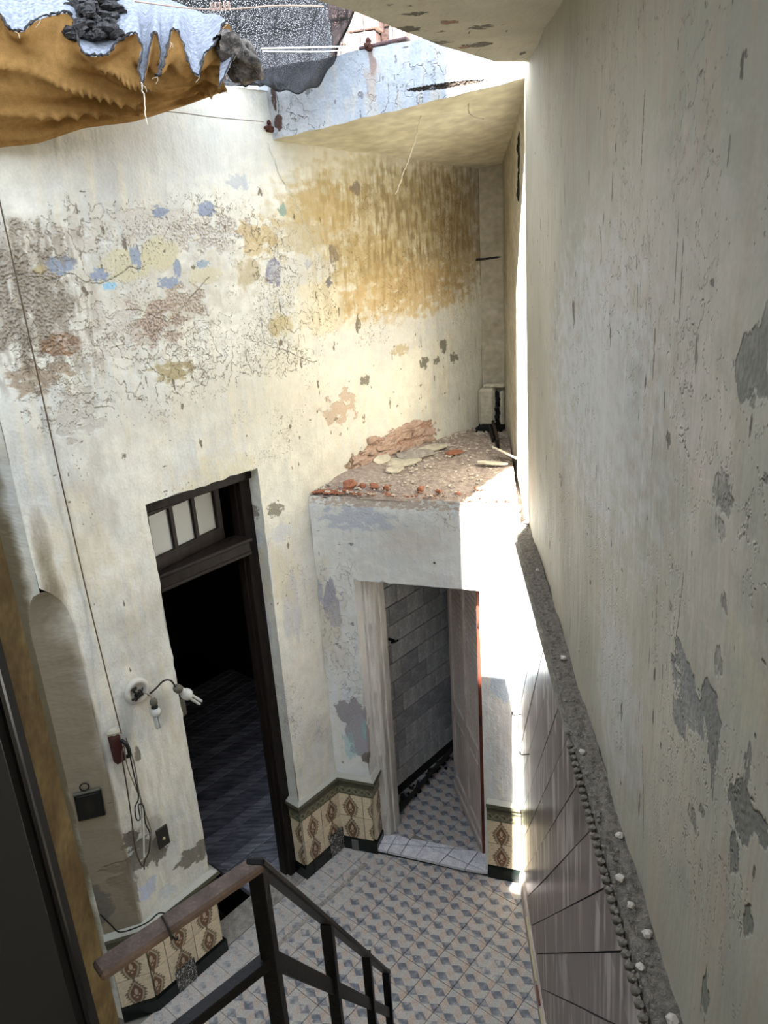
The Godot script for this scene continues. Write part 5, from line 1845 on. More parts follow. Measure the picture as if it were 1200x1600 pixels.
func awning() -> void:
	# a canvas awning pushed back along its wires: pleated front edge, sagging belly, weathered outer side
	var edge := [[0.000, Vector3(-0.811, 0.145, 0.190)], [0.085, Vector3(-0.732, 0.241, 0.061)], [0.157, Vector3(-0.634, 0.157, 0.089)], [0.217, Vector3(-0.578, 0.250, -0.020)], [0.245, Vector3(-0.543, 0.192, 0.015)], [0.275, Vector3(-0.503, 0.187, 0.001)], [0.298, Vector3(-0.480, 0.224, -0.041)], [0.330, Vector3(-0.440, 0.247, -0.079)], [0.364, Vector3(-0.394, 0.262, -0.111)], [0.381, Vector3(-0.370, 0.254, -0.115)], [0.400, Vector3(-0.350, 0.202, -0.080)], [0.423, Vector3(-0.328, 0.126, -0.025)], [0.435, Vector3(-0.313, 0.110, -0.018)], [0.456, Vector3(-0.284, 0.106, -0.028)], [0.483, Vector3(-0.246, 0.117, -0.053)], [0.508, Vector3(-0.220, 0.165, -0.105)], [0.544, Vector3(-0.171, 0.198, -0.152)], [0.561, Vector3(-0.149, 0.168, -0.136)], [0.571, Vector3(-0.143, 0.128, -0.106)], [0.586, Vector3(-0.150, 0.062, -0.048)], [0.603, Vector3(-0.136, 0.004, -0.006)], [0.625, Vector3(-0.124, 0.074, -0.069)], [0.660, Vector3(-0.110, 0.206, -0.183)], [0.679, Vector3(-0.088, 0.165, -0.159)], [0.697, Vector3(-0.080, 0.087, -0.099)], [0.708, Vector3(-0.090, 0.035, -0.052)], [0.730, Vector3(-0.070, 0.087, -0.103)], [0.766, Vector3(-0.049, 0.216, -0.215)], [0.782, Vector3(-0.026, 0.204, -0.215)], [0.806, Vector3(-0.002, 0.132, -0.167)], [0.829, Vector3(0.020, 0.065, -0.122)], [0.837, Vector3(0.029, 0.051, -0.114)], [0.849, Vector3(0.046, 0.042, -0.114)], [0.873, Vector3(0.062, 0.124, -0.186)], [0.905, Vector3(0.105, 0.179, -0.246)], [0.924, Vector3(0.122, 0.239, -0.300)], [0.939, Vector3(0.144, 0.250, -0.317)], [0.958, Vector3(0.162, 0.191, -0.277)], [0.971, Vector3(0.162, 0.129, -0.229)], [0.985, Vector3(0.140, 0.063, -0.168)], [1.000, Vector3(0.111, 0.001, -0.106)]]
	var foot := [[0.000, Vector3(-1.050, -0.166, -0.083)], [0.130, Vector3(-0.878, -0.147, -0.168)], [0.217, Vector3(-0.758, -0.128, -0.227)], [0.305, Vector3(-0.632, -0.114, -0.284)], [0.407, Vector3(-0.477, -0.062, -0.364)], [0.540, Vector3(-0.294, -0.038, -0.442)], [0.797, Vector3(-0.100, 0.022, -0.533)], [0.951, Vector3(0.001, 0.058, -0.581)], [1.000, Vector3(0.037, 0.076, -0.599)]]
	var ridge := [[0.000, Vector3(-1.054, 0.544, -0.428)], [0.217, Vector3(-0.753, 0.556, -0.563)], [0.364, Vector3(-0.535, 0.559, -0.651)], [0.508, Vector3(-0.307, 0.510, -0.722)], [0.765, Vector3(-0.117, 0.443, -0.768)], [0.911, Vector3(-0.019, 0.403, -0.789)], [1.000, Vector3(0.043, 0.374, -0.800)]]
	var o := thing("canvas_awning", "bunched khaki canvas awning with a weathered blue-grey outer side, hung over the light well", "awning", Vector3(-0.6, 4.55, -3.0))
	var n := 240
	var belly := []
	var roof := []
	var back := []
	for k in 41:
		var t := k / 40.0
		var row := []
		for i in n + 1:
			var s := i / float(n)
			var a := along(edge, s)
			var b := along(foot, s)
			# pleats of the edge run out into long swags
			var even: Vector3 = a
			if t > 0.0:
				var soft := Vector3.ZERO
				for w in range(-9, 10):
					soft += along(edge, clampf(s + w * 0.0125 * minf(t * 3.0, 1.0), 0.0, 1.0))
				even = soft / 19.0
			var p := even.lerp(b, t)
			var ph := t * 3.6 - s * 1.5 + 0.22 * sin(s * 7.0) + 0.25 * sin(t * 5.0 + s * 4.0)
			var fold := 0.55 - pow(absf(sin(ph * PI)), 0.42) + 0.25 * (0.5 - pow(absf(sin(ph * 2.3 * PI + s * 6.0)), 0.6))
			var sag := sin(t * PI)
			p += Vector3(0.25, -0.55, 0.55).normalized() * (fold * 0.10 * minf(sag * 1.6, 1.0) * (0.75 + 0.5 * sin(s * 13.0 + t * 3.0)) + sag * 0.05)
			row.append(p)
		belly.append(row)
	for k in 9:
		var t := k / 8.0
		var row := []
		var row2 := []
		for i in n + 1:
			var s := i / float(n)
			var a := along(edge, s)
			var soft := Vector3.ZERO
			for w in range(-4, 5):
				soft += along(edge, clampf(s + w * 0.015 * t, 0.0, 1.0))
			var p := (soft / 9.0).lerp(along(ridge, s), t)
			p.y += sin(t * PI) * 0.03 + 0.012 * sin(s * 90.0) * t * (1.0 - t)
			row.append(p)
			row2.append(along(foot, s).lerp(along(ridge, s), t))
		roof.append(row)
		back.append(row2)
	belly.reverse()
	var s1 := begin()
	sheet(s1, belly)
	sheet(s1, back)
	put("canvas_lining", s1, M.canvas, o)
	var s2 := begin()
	sheet(s2, roof)
	put("canvas_outer_side", s2, M.canvas_outside, o)
	# the hem, thick with lint, and the matted pad caught in the widest pleat
	var hem := []
	var hem_r := []
	for i in range(0, n + 1, 1):
		hem.append(along(edge, i / float(n)) + Vector3(rng.randf_range(-0.004, 0.004), 0.004 + rng.randf_range(-0.003, 0.004), 0.003))
		hem_r.append(0.002 + 0.006 * rng.randf() * rng.randf())
	var s3 := begin()
	tube(s3, hem, hem_r, 6)
	put("frayed_hem", s3, M.lint, o)
	var s4 := begin()
	for k in 170:
		var p := along(edge, 0.40 + 0.09 * rng.randf()).lerp(along(ridge, 0.42), rng.randf_range(0.1, 0.75))
		lump(s4, p + Vector3(rng.randf_range(-0.06, 0.08), 0.03, rng.randf_range(-0.02, 0.03)), Vector3(rng.randf_range(0.03, 0.09), rng.randf_range(0.02, 0.05), 0.05), rng.randf() * TAU, 0.5)
	put("matted_lint", s4, M.lint, o)
	# the rolled far end
	var s5 := begin()
	var c := Vector3(0.175, 0.115, -0.255)
	var rows := []
	for k in 26:
		var t := k / 25.0
		var row := []
		for i in 25:
			var an := TAU * i / 24.0
			var r := 0.055 + 0.018 * sin(an * 3.0 + t * 4.0) + 0.012 * sin(an * 5.0 - t * 7.0)
			r *= sin(PI * clampf(0.12 + t * 0.85, 0.0, 1.0))
			row.append(c + Vector3(-0.07 + 0.15 * t, 0.06 - 0.10 * t, -0.10 * t + 0.02) + Vector3(cos(an) * r * 0.75, sin(an) * r * 1.25, cos(an) * r * 0.9))
		rows.append(row)
	sheet(s5, rows)
	put("rolled_end", s5, M.lint_pale, o)
	for k in 24:
		var q := along(edge, rng.randf())
		var d := Vector3(rng.randf_range(-0.02, 0.02), rng.randf_range(-0.035, 0.005), rng.randf_range(-0.01, 0.02))
		var s6 := begin()
		tube(s6, [q, q + d * 0.5 + Vector3(0.006, 0.003, 0), q + d], 0.0008, 4)
		put("loose_thread", s6, M.string, o)


func shade_net() -> void:
	var rows := [
		[Vector3(-0.477, 0.388, 0.083), Vector3(-0.294, 0.394, 0.028), Vector3(-0.105, 0.386, -0.022), Vector3(0.060, 0.379, -0.073), Vector3(0.230, 0.341, -0.060), Vector3(0.341, 0.280, -0.038)],
		[Vector3(-0.510, 0.238, -0.076), Vector3(-0.336, 0.228, -0.073), Vector3(-0.131, 0.229, -0.073), Vector3(0.045, 0.231, -0.074), Vector3(0.219, 0.221, -0.070), Vector3(0.317, 0.204, -0.085)],
		[Vector3(-0.492, 0.072, -0.145), Vector3(-0.337, 0.072, -0.124), Vector3(-0.155, 0.089, -0.130), Vector3(-0.002, 0.094, -0.110), Vector3(0.181, 0.128, -0.101), Vector3(0.297, 0.174, -0.107)],
		[Vector3(-0.393, -0.018, -0.198), Vector3(-0.260, -0.010, -0.180), Vector3(-0.137, -0.009, -0.138), Vector3(0.004, -0.004, -0.097), Vector3(0.158, 0.039, -0.091), Vector3(0.263, 0.128, -0.122)],
		[Vector3(-0.306, -0.040, -0.211), Vector3(-0.222, -0.045, -0.168), Vector3(-0.108, -0.066, -0.096), Vector3(0.020, -0.073, -0.073), Vector3(0.144, -0.024, -0.090), Vector3(0.235, 0.073, -0.124)],
		[Vector3(-0.250, -0.047, -0.209), Vector3(-0.174, -0.057, -0.142), Vector3(-0.080, -0.091, -0.088), Vector3(0.029, -0.119, -0.057), Vector3(0.133, -0.076, -0.093), Vector3(0.213, 0.028, -0.129)],
	]
	var fine := []
	for j in 31:
		var row := []
		for i in 41:
			var fj := j / 30.0 * 5.0
			var fi := i / 40.0 * 5.0
			var j0 := mini(int(fj), 4)
			var i0 := mini(int(fi), 4)
			var col := []
			for jj in range(j0 - 1, j0 + 3):
				var r: Array = rows[clampi(jj, 0, 5)]
				col.append((r[i0] as Vector3).cubic_interpolate(r[i0 + 1], r[maxi(i0 - 1, 0)], r[mini(i0 + 2, 5)], fi - i0))
			var p: Vector3 = (col[1] as Vector3).cubic_interpolate(col[2], col[0], col[3], fj - j0)
			p.z += 0.012 * sin(fi * 4.0 + fj * 3.0) * clampf(fj - 1.0, 0.0, 1.0)
			p.y += 0.008 * sin(fi * 7.0 - fj * 2.0)
			row.append(p)
		fine.append(row)
	fine.reverse()
	var o := thing("shade_net", "torn black shade net sagging in front of the white band above the recess", "net", Vector3(-0.3, 4.8, -4.0))
	var s := begin()
	sheet(s, fine)
	put("mesh_cloth", s, M.net, o)
	var e := begin()
	var hem := []
	for i in 41:
		hem.append(fine[0][i])
	tube(e, hem, 0.004, 5)
	var side := []
	for j in 31:
		side.append(fine[j][40])
	tube(e, side, 0.006, 5)
	put("hem", e, M.wire_dark, o)


# ---------------------------------------------------------------- fittings on the long wall
func wall_fittings() -> void:
	var x := L.basis.x
	var n := L.basis.z
	# lamp: round base plate full of old wiring, two sockets with compact fluorescent lamps
	var at := L * Vector3(-1.305, 1.955, 0.0)
	var lamp := thing("wall_lamp", "round white wall lamp base with two bare compact fluorescent lamps hanging from it", "lamp", at)
	var face := Transform3D(Basis(x, n, x.cross(n)), Vector3.ZERO)
	var s := begin()
	lathe(s, [Vector2(0.0, 0.018), Vector2(0.040, 0.018), Vector2(0.046, 0.030), Vector2(0.060, 0.030), Vector2(0.068, 0.022), Vector2(0.070, 0.0), Vector2(0.0, 0.0)], face, 28)
	put("base_plate", s, M.white_dusty, lamp)
	s = begin()
	for k in 12:
		var a := rng.randf() * TAU
		var r := rng.randf_range(0.005, 0.034)
		var p := x * cos(a) * r + UP * sin(a) * r + n * 0.020
		var b := rng.randf() * TAU
		tube(s, smooth_path([p, p + n * 0.02 + x * cos(b) * 0.015 + UP * sin(b) * 0.015, p + n * 0.012 + x * cos(b) * 0.03 + UP * sin(b) * 0.03], 3), rng.randf_range(0.003, 0.006), 5)
	put("old_wiring", s, M.wire_dark, lamp)
	s = begin()
	tube(s, smooth_path([n * 0.02, n * 0.06 + x * 0.035 - UP * 0.02, n * 0.075 + x * 0.045 - UP * 0.05], 4), 0.004, 6)
	put("stem", s, M.wire_grey, lamp)
	s = begin()
	tube(s, smooth_path([n * 0.05 + x * 0.035 - UP * 0.03, n * 0.075 + x * 0.07 + UP * 0.0, n * 0.085 + x * 0.115 + UP * 0.025, n * 0.085 + x * 0.155 + UP * 0.005, n * 0.085 + x * 0.175 - UP * 0.045], 5), 0.0045, 6)
	put("flex", s, M.wire_dark, lamp)
	for b in [[n * 0.075 + x * 0.045 - UP * 0.05, Vector3(0.006, -1.0, 0.0), 1.15], [n * 0.085 + x * 0.175 - UP * 0.045, (x * 0.62 - UP * 0.78), 1.38]]:
		var y: Vector3 = -(b[1] as Vector3).normalized()
		var z := y.cross(x).normalized() if absf(y.dot(x)) < 0.9 else y.cross(UP).normalized()
		var t := Transform3D(Basis(y.cross(z), y, z) * Basis.from_scale(Vector3.ONE * b[2]), b[0])
		s = begin()
		lathe(s, [Vector2(0.0, 0.004), Vector2(0.010, 0.004), Vector2(0.016, -0.004), Vector2(0.017, -0.022), Vector2(0.013, -0.026), Vector2(0.0, -0.026)], t, 14)
		put("lamp_holder", s, M.grey_plastic, lamp)
		s = begin()
		lathe(s, [Vector2(0.0, -0.024), Vector2(0.012, -0.024), Vector2(0.012, -0.034), Vector2(0.015, -0.036), Vector2(0.015, -0.042), Vector2(0.012, -0.044), Vector2(0.0, -0.044)], t, 14)
		put("bulb_collar", s, M.wire_dark if b[2] < 1.2 else M.white_plastic, lamp)
		s = begin()
		lathe(s, [Vector2(0.0, -0.042), Vector2(0.014, -0.044), Vector2(0.021, -0.054), Vector2(0.023, -0.066), Vector2(0.020, -0.078), Vector2(0.0, -0.080)], t, 16)
		var bulb := put("bulb", s, M.white_plastic, lamp)
		s = begin()
		for k in [-1, 1]:
			for q in [-1, 1]:
				tube(s, smooth_path([t * Vector3(0.0065 * k, -0.076, 0.0065 * q), t * Vector3(0.0065 * k, -0.132, 0.0065 * q), t * Vector3(0.0065 * k, -0.143, 0.004 * q), t * Vector3(0.0065 * k, -0.146, 0.0)], 3), 0.0055 * b[2], 8)
		put("tube", s, M.tube_glass, bulb)

	# wooden block with a bundle of cables
	var block_at := L * Vector3(-1.470, 1.64, 0.0)
	var wb := thing("wooden_block", "small dark-red wooden block fixed to the wall, cables hooked over it", "block", block_at)
	s = begin()
	box(s, Vector3(0.048, 0.150, 0.040), Transform3D(L.basis * Basis(Vector3.BACK, 0.03), UP * 0.075 + n * 0.020), 0.003)
	put("block", s, M.red_block, wb)
	s = begin()
	lump(s, UP * 0.165 + n * 0.012 + x * 0.005, Vector3(0.075, 0.05, 0.035), 0.4, 0.3)
	put("plaster_dab", s, M.plaster, wb)
	s = begin()
	tube(s, smooth_path([n * 0.04 + UP * 0.12 + x * 0.02, n * 0.07 + UP * 0.10 + x * 0.03, n * 0.07 + UP * 0.04 + x * 0.035, n * 0.045 + UP * 0.02 + x * 0.03], 4), 0.010, 7)
	put("iron_hook", s, M.wire_dark, wb)
	var wires := [
		["dark cable running straight down the wall from the awning to the wooden block", "cable_wall", 0.0030, [Vector3(-1.475, 4.45, 0.012), Vector3(-1.471, 4.20, 0.014), Vector3(-1.464, 3.21, 0.016), Vector3(-1.450, 2.44, 0.014), Vector3(-1.446, 1.80, 0.05)]],
		["longest brown cable of the hanging bundle, looping down to the bare render", "cable_brown", 0.0036, [Vector3(-1.440, 1.75, 0.06), Vector3(-1.475, 1.70, 0.07), Vector3(-1.478, 1.52, 0.06), Vector3(-1.480, 1.30, 0.04), Vector3(-1.488, 1.10, 0.03), Vector3(-1.470, 0.98, 0.03), Vector3(-1.445, 1.02, 0.03)]],
		["dark kinked cable of the hanging bundle ending in a loop", "wire_dark", 0.0034, [Vector3(-1.430, 1.74, 0.06), Vector3(-1.425, 1.55, 0.05), Vector3(-1.420, 1.40, 0.04), Vector3(-1.455, 1.36, 0.05), Vector3(-1.460, 1.29, 0.05), Vector3(-1.440, 1.28, 0.05), Vector3(-1.435, 1.36, 0.05), Vector3(-1.405, 1.33, 0.04), Vector3(-1.410, 1.22, 0.035), Vector3(-1.395, 1.14, 0.03), Vector3(-1.420, 1.04, 0.03), Vector3(-1.455, 1.00, 0.03), Vector3(-1.465, 0.955, 0.03)]],
		["thin grey cable of the hanging bundle crossing behind the others", "wire_grey", 0.0030, [Vector3(-1.440, 1.76, 0.05), Vector3(-1.450, 1.62, 0.05), Vector3(-1.425, 1.45, 0.04), Vector3(-1.410, 1.38, 0.035), Vector3(-1.425, 1.22, 0.03), Vector3(-1.440, 1.08, 0.025)]],
		["bright white stretch of cable in the hanging bundle", "wire_white", 0.0042, [Vector3(-1.418, 1.26, 0.035), Vector3(-1.432, 1.15, 0.032), Vector3(-1.452, 1.03, 0.03)]],
		["pale cable looping out widest on the side towards the tall door", "wire_grey", 0.0032, [Vector3(-1.432, 1.77, 0.06), Vector3(-1.412, 1.60, 0.05), Vector3(-1.412, 1.42, 0.04), Vector3(-1.398, 1.26, 0.035), Vector3(-1.385, 1.14, 0.03), Vector3(-1.405, 1.06, 0.03)]],
	]
	for w in wires:
		var pts := []
		for p in w[3]:
			pts.append(L * (p as Vector3))
		var base: Vector3 = pts[-1]
		var local := []
		for p in smooth_path(pts, 6):
			local.append(p - base)
		var cb := thing("cable", w[0], "cable", base)
		s = begin()
		tube(s, local, w[2], 6)
		put("cord", s, M[w[1]], cb)

	# small plate with a push button
	var bell := thing("bell_plate", "small dark plate with one pale push button, below the lamp", "bell", L * Vector3(-1.315, 0.985, 0.0))
	s = begin()
	box(s, Vector3(0.070, 0.125, 0.012), Transform3D(L.basis, UP * 0.0625 + n * 0.006), 0.003)
	put("plate", s, M.plate, bell)
	s = begin()
	lathe(s, [Vector2(0.0, 0.020), Vector2(0.006, 0.019), Vector2(0.009, 0.014), Vector2(0.009, 0.010), Vector2(0.0, 0.010)], Transform3D(face.basis, UP * 0.055 + n * 0.002), 12)
	put("button", s, M.brass, bell)

	# framed dark picture on the chamfer
	var cf := frame(L * Vector3(-1.695, 0, -0.095), L * Vector3(-1.536, 0, 0) - L * Vector3(-1.695, 0, -0.095))
	var pic := thing("hung_picture", "small dark square picture hanging from a ring on the chamfered wall end", "picture", cf * Vector3(0.078, 1.375, 0.012))
	var pf := Transform3D(cf.basis, Vector3.ZERO)
	s = begin()
	box(s, Vector3(0.128, 0.158, 0.016), pf * Transform3D(Basis(Vector3.BACK, -0.03), Vector3(0, 0.079, 0)), 0.003)
	put("board", s, M.picture_dark, pic)
	s = begin()
	box(s, Vector3(0.104, 0.136, 0.004), pf * Transform3D(Basis(Vector3.BACK, -0.03), Vector3(0, 0.077, 0.009)), 0.001)
	put("faded_figure", s, M.faded_figure, pic)
	s = begin()
	slab(s, pf, Vector3(-0.064, 0.155, -0.006), Vector3(0.064, 0.166, 0.012), 0.002)
	put("top_strip", s, M.grey_plastic, pic)
	s = begin()
	var ring := []
	for k in 17:
		var a := TAU * k / 16.0
		ring.append(pf * Vector3(-0.004 + cos(a) * 0.021, 0.192 + sin(a) * 0.021, 0.006))
	tube(s, ring, 0.0035, 6)
	put("ring", s, M.wire_dark, pic)

	# loose wire lying on the dado and over the wooden handrail
	var lw := thing("loose_wire", "thin dark wire lying along the dado top and looped over the wooden handrail", "wire", L * Vector3(-1.60, 0.63, 0.02))
	var ip := lw.position
	var path := smooth_path([cf * Vector3(0.01, 0.78, 0.02), cf * Vector3(0.05, 0.70, 0.03), cf * Vector3(0.09, 0.635, 0.03), L * Vector3(-1.53, 0.66, 0.06), L * Vector3(-1.47, 0.72, 0.12), L * Vector3(-1.44, 0.70, 0.20)], 5)
	var loc := []
	for p in path:
		loc.append(p - ip)
	s = begin()
	tube(s, loc, 0.004, 6)
	put("wire", s, M.wire_dark, lw)
	var lr := thing("wire_loop", "thin dark wire wound once round the wooden handrail", "wire", Vector3(-0.475, 2.752, -1.142))
	s = begin()
	var loop := []
	var axis := Vector3(0.283, 0.0, -0.208).normalized()
	var cross := axis.cross(UP)
	for k in 25:
		var a := TAU * k / 24.0
		loop.append(axis * (0.012 * k / 24.0) + cross * cos(a) * 0.030 + UP * (0.020 + sin(a) * 0.020))
	tube(s, loop, 0.0022, 6)
	put("wire", s, M.wire_dark, lr)

	# iron bar let into the corner of the niche
	var ib := thing("iron_bar", "thin dark iron bar set across the back corner of the recess", "bar", Vector3(0.80, 3.83, -5.74))
	s = begin()
	tube(s, [Vector3(-0.13, 0.0, 0.0), Vector3(0.03, 0.004, 0.0), Vector3(0.16, 0.014, 0.03)], 0.008, 6)
	put("bar", s, M.wire_dark, ib)
	# boxed pipe foot in the same corner, broken open
	var bp := thing("boxed_pipe", "broken white plaster boxing in the back corner of the ledge, split open to darkness", "pipe box", Vector3(0.865, 2.62, -5.70))
	s = begin()
	var bt := Transform3D(B.basis, Vector3.ZERO)
	slab(s, bt, Vector3(-0.095, 0.02, -0.06), Vector3(0.030, 0.30, 0.06), 0.02)
	slab(s, bt, Vector3(0.062, 0.02, -0.06), Vector3(0.10, 0.28, 0.05), 0.015)
	slab(s, bt, Vector3(-0.06, 0.30, -0.06), Vector3(0.10, 0.33, 0.03), 0.01)
	put("plaster_box", s, M.plaster, bp)
	s = begin()
	for k in 7:
		lump(s, bt * Vector3(0.046 + rng.randf_range(-0.008, 0.008), 0.04 + k * 0.036, 0.035), Vector3(0.035, 0.05, 0.05), rng.randf() * TAU, 0.5)
	put("dark_split", s, M.black, bp)
	s = begin()
	slab(s, bt, Vector3(-0.10, -0.02, -0.04), Vector3(0.10, 0.03, 0.16), 0.01)
	put("dark_foot", s, M.black, bp)
	# skirting boards left standing on the ledge
	var sb := thing("old_skirting", "dark old skirting board leaning along the plaster side of the ledge", "board", Vector3(0.93, 2.60, -5.35))
	s = begin()
	var side := frame(Vector3(0.0, 0, -0.55), Vector3(0.789 - 0.99, 0, -3.94 + 6.0))
	slab(s, side, Vector3(0.0, 0.0, 0.035), Vector3(0.86, 0.085, 0.055), 0.004)
	slab(s, side, Vector3(0.0, 0.0, 0.060), Vector3(0.70, 0.055, 0.078), 0.004)
	put("board", s, M.dark_wood, sb)

	# rusty bracket at the fold of wall and band, and the eye of the awning wires
	for b in [[B * Vector3(0.0, 4.56, 0.02), "rusty bracket stub where the long wall meets the white band"], [B * Vector3(0.555, 4.855, 0.015), "rusty eye bolt in the white band holding the awning wires"]]:
		var rb := thing("rusty_bracket", b[1], "bracket", b[0], "rusty brackets of the awning")
		s = begin()
		box(s, Vector3(0.030, 0.030, 0.05), Transform3D(B.basis, Vector3(0, 0.01, 0)), 0.006)
		tube(s, [Vector3(0, 0.01, 0), B.basis.z * 0.05 + UP * 0.012], 0.008, 6)
		lump(s, Vector3(0, 0.035, 0.0), Vector3(0.03, 0.035, 0.03), 0.4)
		put("bracket", s, M.rust, rb)
	# remains of a neighbour's roof beyond the band
	for q in [[0.37, 5.13, -0.45, 0.17, 0.24, 0.2], [0.24, 5.07, -0.50, 0.12, 0.18, -0.1], [0.50, 5.03, -0.55, 0.14, 0.14, 0.1]]:
		var nb := thing("masonry_stump", "purplish broken masonry stump %s beyond the white band" % ["tallest", "middle-sized", "lowest"][[0.37, 0.24, 0.50].find(q[0])], "masonry", B * Vector3(q[0], q[1] - q[4] - 0.02, q[2]), "masonry stumps behind the band")
		var core := begin()
		box(core, Vector3(q[3] * 0.9, q[4] * 1.9, 0.10), Transform3D(B.basis * Basis(UP, q[5] * 0.2), UP * q[4] * 0.96), 0.01)
		put("mortar_core", core, M.concrete_dark, nb)
		for r in 3:
			for k in 2:
				var bs := begin()
				box(bs, Vector3(q[3] / 2.0 - 0.006, q[4] * 2.0 / 3.0 - 0.008, 0.12), Transform3D(B.basis * Basis(UP, q[5] * 0.2), B.basis.x * (k - 0.5 + (0.25 if r == 1 else 0.0)) * q[3] / 2.0 + UP * (r + 0.5) * q[4] * 2.0 / 3.0), 0.006)
				put("brick", bs, M.old_brick, nb)


# ---------------------------------------------------------------- rubble
func rubble() -> void:
	# plaster slabs, tile and brick bits on the ledge, each its own thing
	var top := 2.622
	var plates := [
		["tilted white plaster plate standing against the exposed brick", Vector3(0.005, 0.045, -4.80), 0.085, 0.045, 1.05, 0.5, "plaster"],
		["broad grey plaster plate lying flat before the exposed brick", Vector3(0.12, 0.012, -4.82), 0.17, 0.08, 0.12, 0.2, "plaster"],
		["plaster plate overlapping the broad grey one towards the corner", Vector3(0.26, 0.018, -4.98), 0.15, 0.07, 0.15, 0.5, "render_pale"],
		["long plaster plate farthest back in the row before the exposed brick", Vector3(0.36, 0.016, -5.12), 0.15, 0.06, 0.16, 0.6, "plaster"],
		["small pointed plaster plate at the near end of the row", Vector3(0.08, 0.010, -4.66), 0.09, 0.055, 0.10, 0.9, "plaster"],
		["dark-edged plaster plate lifted on another one", Vector3(0.20, 0.035, -4.90), 0.12, 0.055, 0.30, 0.1, "render_pale"],
		["white plaster sheet leaning against the far side wall of the ledge", Vector3(0.79, 0.055, -4.72), 0.13, 0.08, 0.55, 1.9, "plaster"],
		["torn white plaster strip lying flat beside the leaning sheet", Vector3(0.70, 0.012, -4.66), 0.14, 0.045, 0.10, 2.6, "plaster"],
		["flat pinkish tile lying in the middle of the ledge", Vector3(0.50, 0.006, -5.00), 0.07, 0.05, 0.05, 0.4, "brick"],
	]
	for p in plates:
		var o := thing("plaster_plate", p[0], "plaster", Vector3(p[1].x, top + p[1].y, p[1].z), "broken plates on the ledge")
		var s := begin()
		shard(s, Transform3D(Basis(UP, p[5]) * Basis(Vector3.RIGHT, p[4]), Vector3.ZERO), p[2], p[3], 0.012, 7)
		put("plate", s, M[p[6]], o)
	var bricks := [
		["largest orange brick fragment at the broken edge of the ledge", Vector3(-0.20, 0.02, -4.42), 0.085],
		["orange brick crumb next to the largest one", Vector3(-0.12, 0.012, -4.40), 0.045],
		["flat orange brick chip in the row along the ledge edge", Vector3(-0.05, 0.010, -4.38), 0.055],
		["reddish brick chip farther along the ledge edge", Vector3(0.02, 0.010, -4.33), 0.05],
		["small orange brick chip over the wash-room doorway", Vector3(0.22, 0.010, -4.27), 0.045],
		["small orange brick chip at the middle of the ledge edge", Vector3(0.32, 0.010, -4.20), 0.04],
		["brown brick chip close to the sunlit end of the ledge edge", Vector3(0.55, 0.010, -4.20), 0.04],
	]
	for p in bricks:
		var o := thing("brick_fragment", p[0], "brick", Vector3(p[1].x, top - 0.008, p[1].z), "brick bits along the ledge edge")
		var s := begin()
		lump(s, Vector3(0, p[1].y, 0), Vector3(p[2] * 1.3, p[2] * 0.7, p[2]), rng.randf() * TAU, 0.45)
		put("fragment", s, M.brick, o)
	var s := begin()
	for k in 900:
		var t := rng.randf()
		var a: Vector3 = (B * Vector3(0.0, 0, -0.03)).lerp(Vector3(0.80, 0, -5.7), t)
		var b: Vector3 = (B * Vector3(1.23, 0, -0.03)).lerp(Vector3(0.97, 0, -5.7), t)
		var f := rng.randf()
		if rng.randf() < 0.5:
			f = f * f * 0.4
		var p := a.lerp(b, f)
		var z := rng.randf_range(0.006, 0.022)
		lump(s, Vector3(p.x, top - 0.002 + maxf(0.0, 0.12 - f) * 0.25 * clampf(t * 6.0, 0, 1), p.z), Vector3(z * 1.4, z * 0.6, z), rng.randf() * TAU, 0.4)
	stuff(tag(put("grit", s, M.grit_pale), "pale plaster grit strewn over the ledge", "grit"))
	s = begin()
	for k in 260:
		var u := absf(rng.randfn(0.0, 0.16)) - 0.02 if k < 170 else rng.randf_range(0.0, 1.2)
		var p := B * Vector3(clampf(u, 0.0, 1.2), 0, -0.02 - absf(rng.randfn(0.0, 0.05)))
		var z := rng.randf_range(0.006, 0.025)
		lump(s, Vector3(p.x, top - 0.006, p.z), Vector3(z * 1.5, z * 0.5, z), rng.randf() * TAU, 0.5)
	stuff(tag(put("brick_crumbs", s, M.brick), "orange brick crumbs along the broken edge of the ledge", "rubble"))
	# masonry laid bare beside the ledge: a shallow lumpy hollow in the long wall
	s = begin()
	for k in 60:
		var u := rng.randf_range(0.42, 1.26)
		var most := 0.19 * sqrt(maxf(0.0, 1.0 - pow((u - 0.86) / 0.44, 2.0))) + 0.02 * sin(u * 14.0) + 0.02
		var h := 2.61 + most * rng.randf()
		lump(s, L * Vector3(u, h, -0.004), Vector3(rng.randf_range(0.10, 0.22), rng.randf_range(0.03, 0.06), 0.05), deg_to_rad(41.0 + 90.0 - 82.0) + rng.randf_range(-0.2, 0.2), 0.45)
	tag(put("exposed_masonry", s, M.pink_masonry), "pinkish masonry laid bare where plaster fell off beside the ledge", "masonry")
	get_node("exposed_masonry").set_meta("kind", "stuff")

	# stones on the gritty ledge over the panels
	var where := ["closest to the stair", "beside the one closest to the stair", "in the cluster at the rope moulding", "flattest of the rope moulding cluster", "at the middle of the rope moulding", "where the rope moulding begins", "just past the start of the rope moulding", "half way to the block", "small and pale, nearer the block", "whitest, nearest the block"]
	var zs := [-1.02, -1.10, -1.22, -1.30, -1.38, -1.46, -1.60, -1.95, -2.5, -3.3]
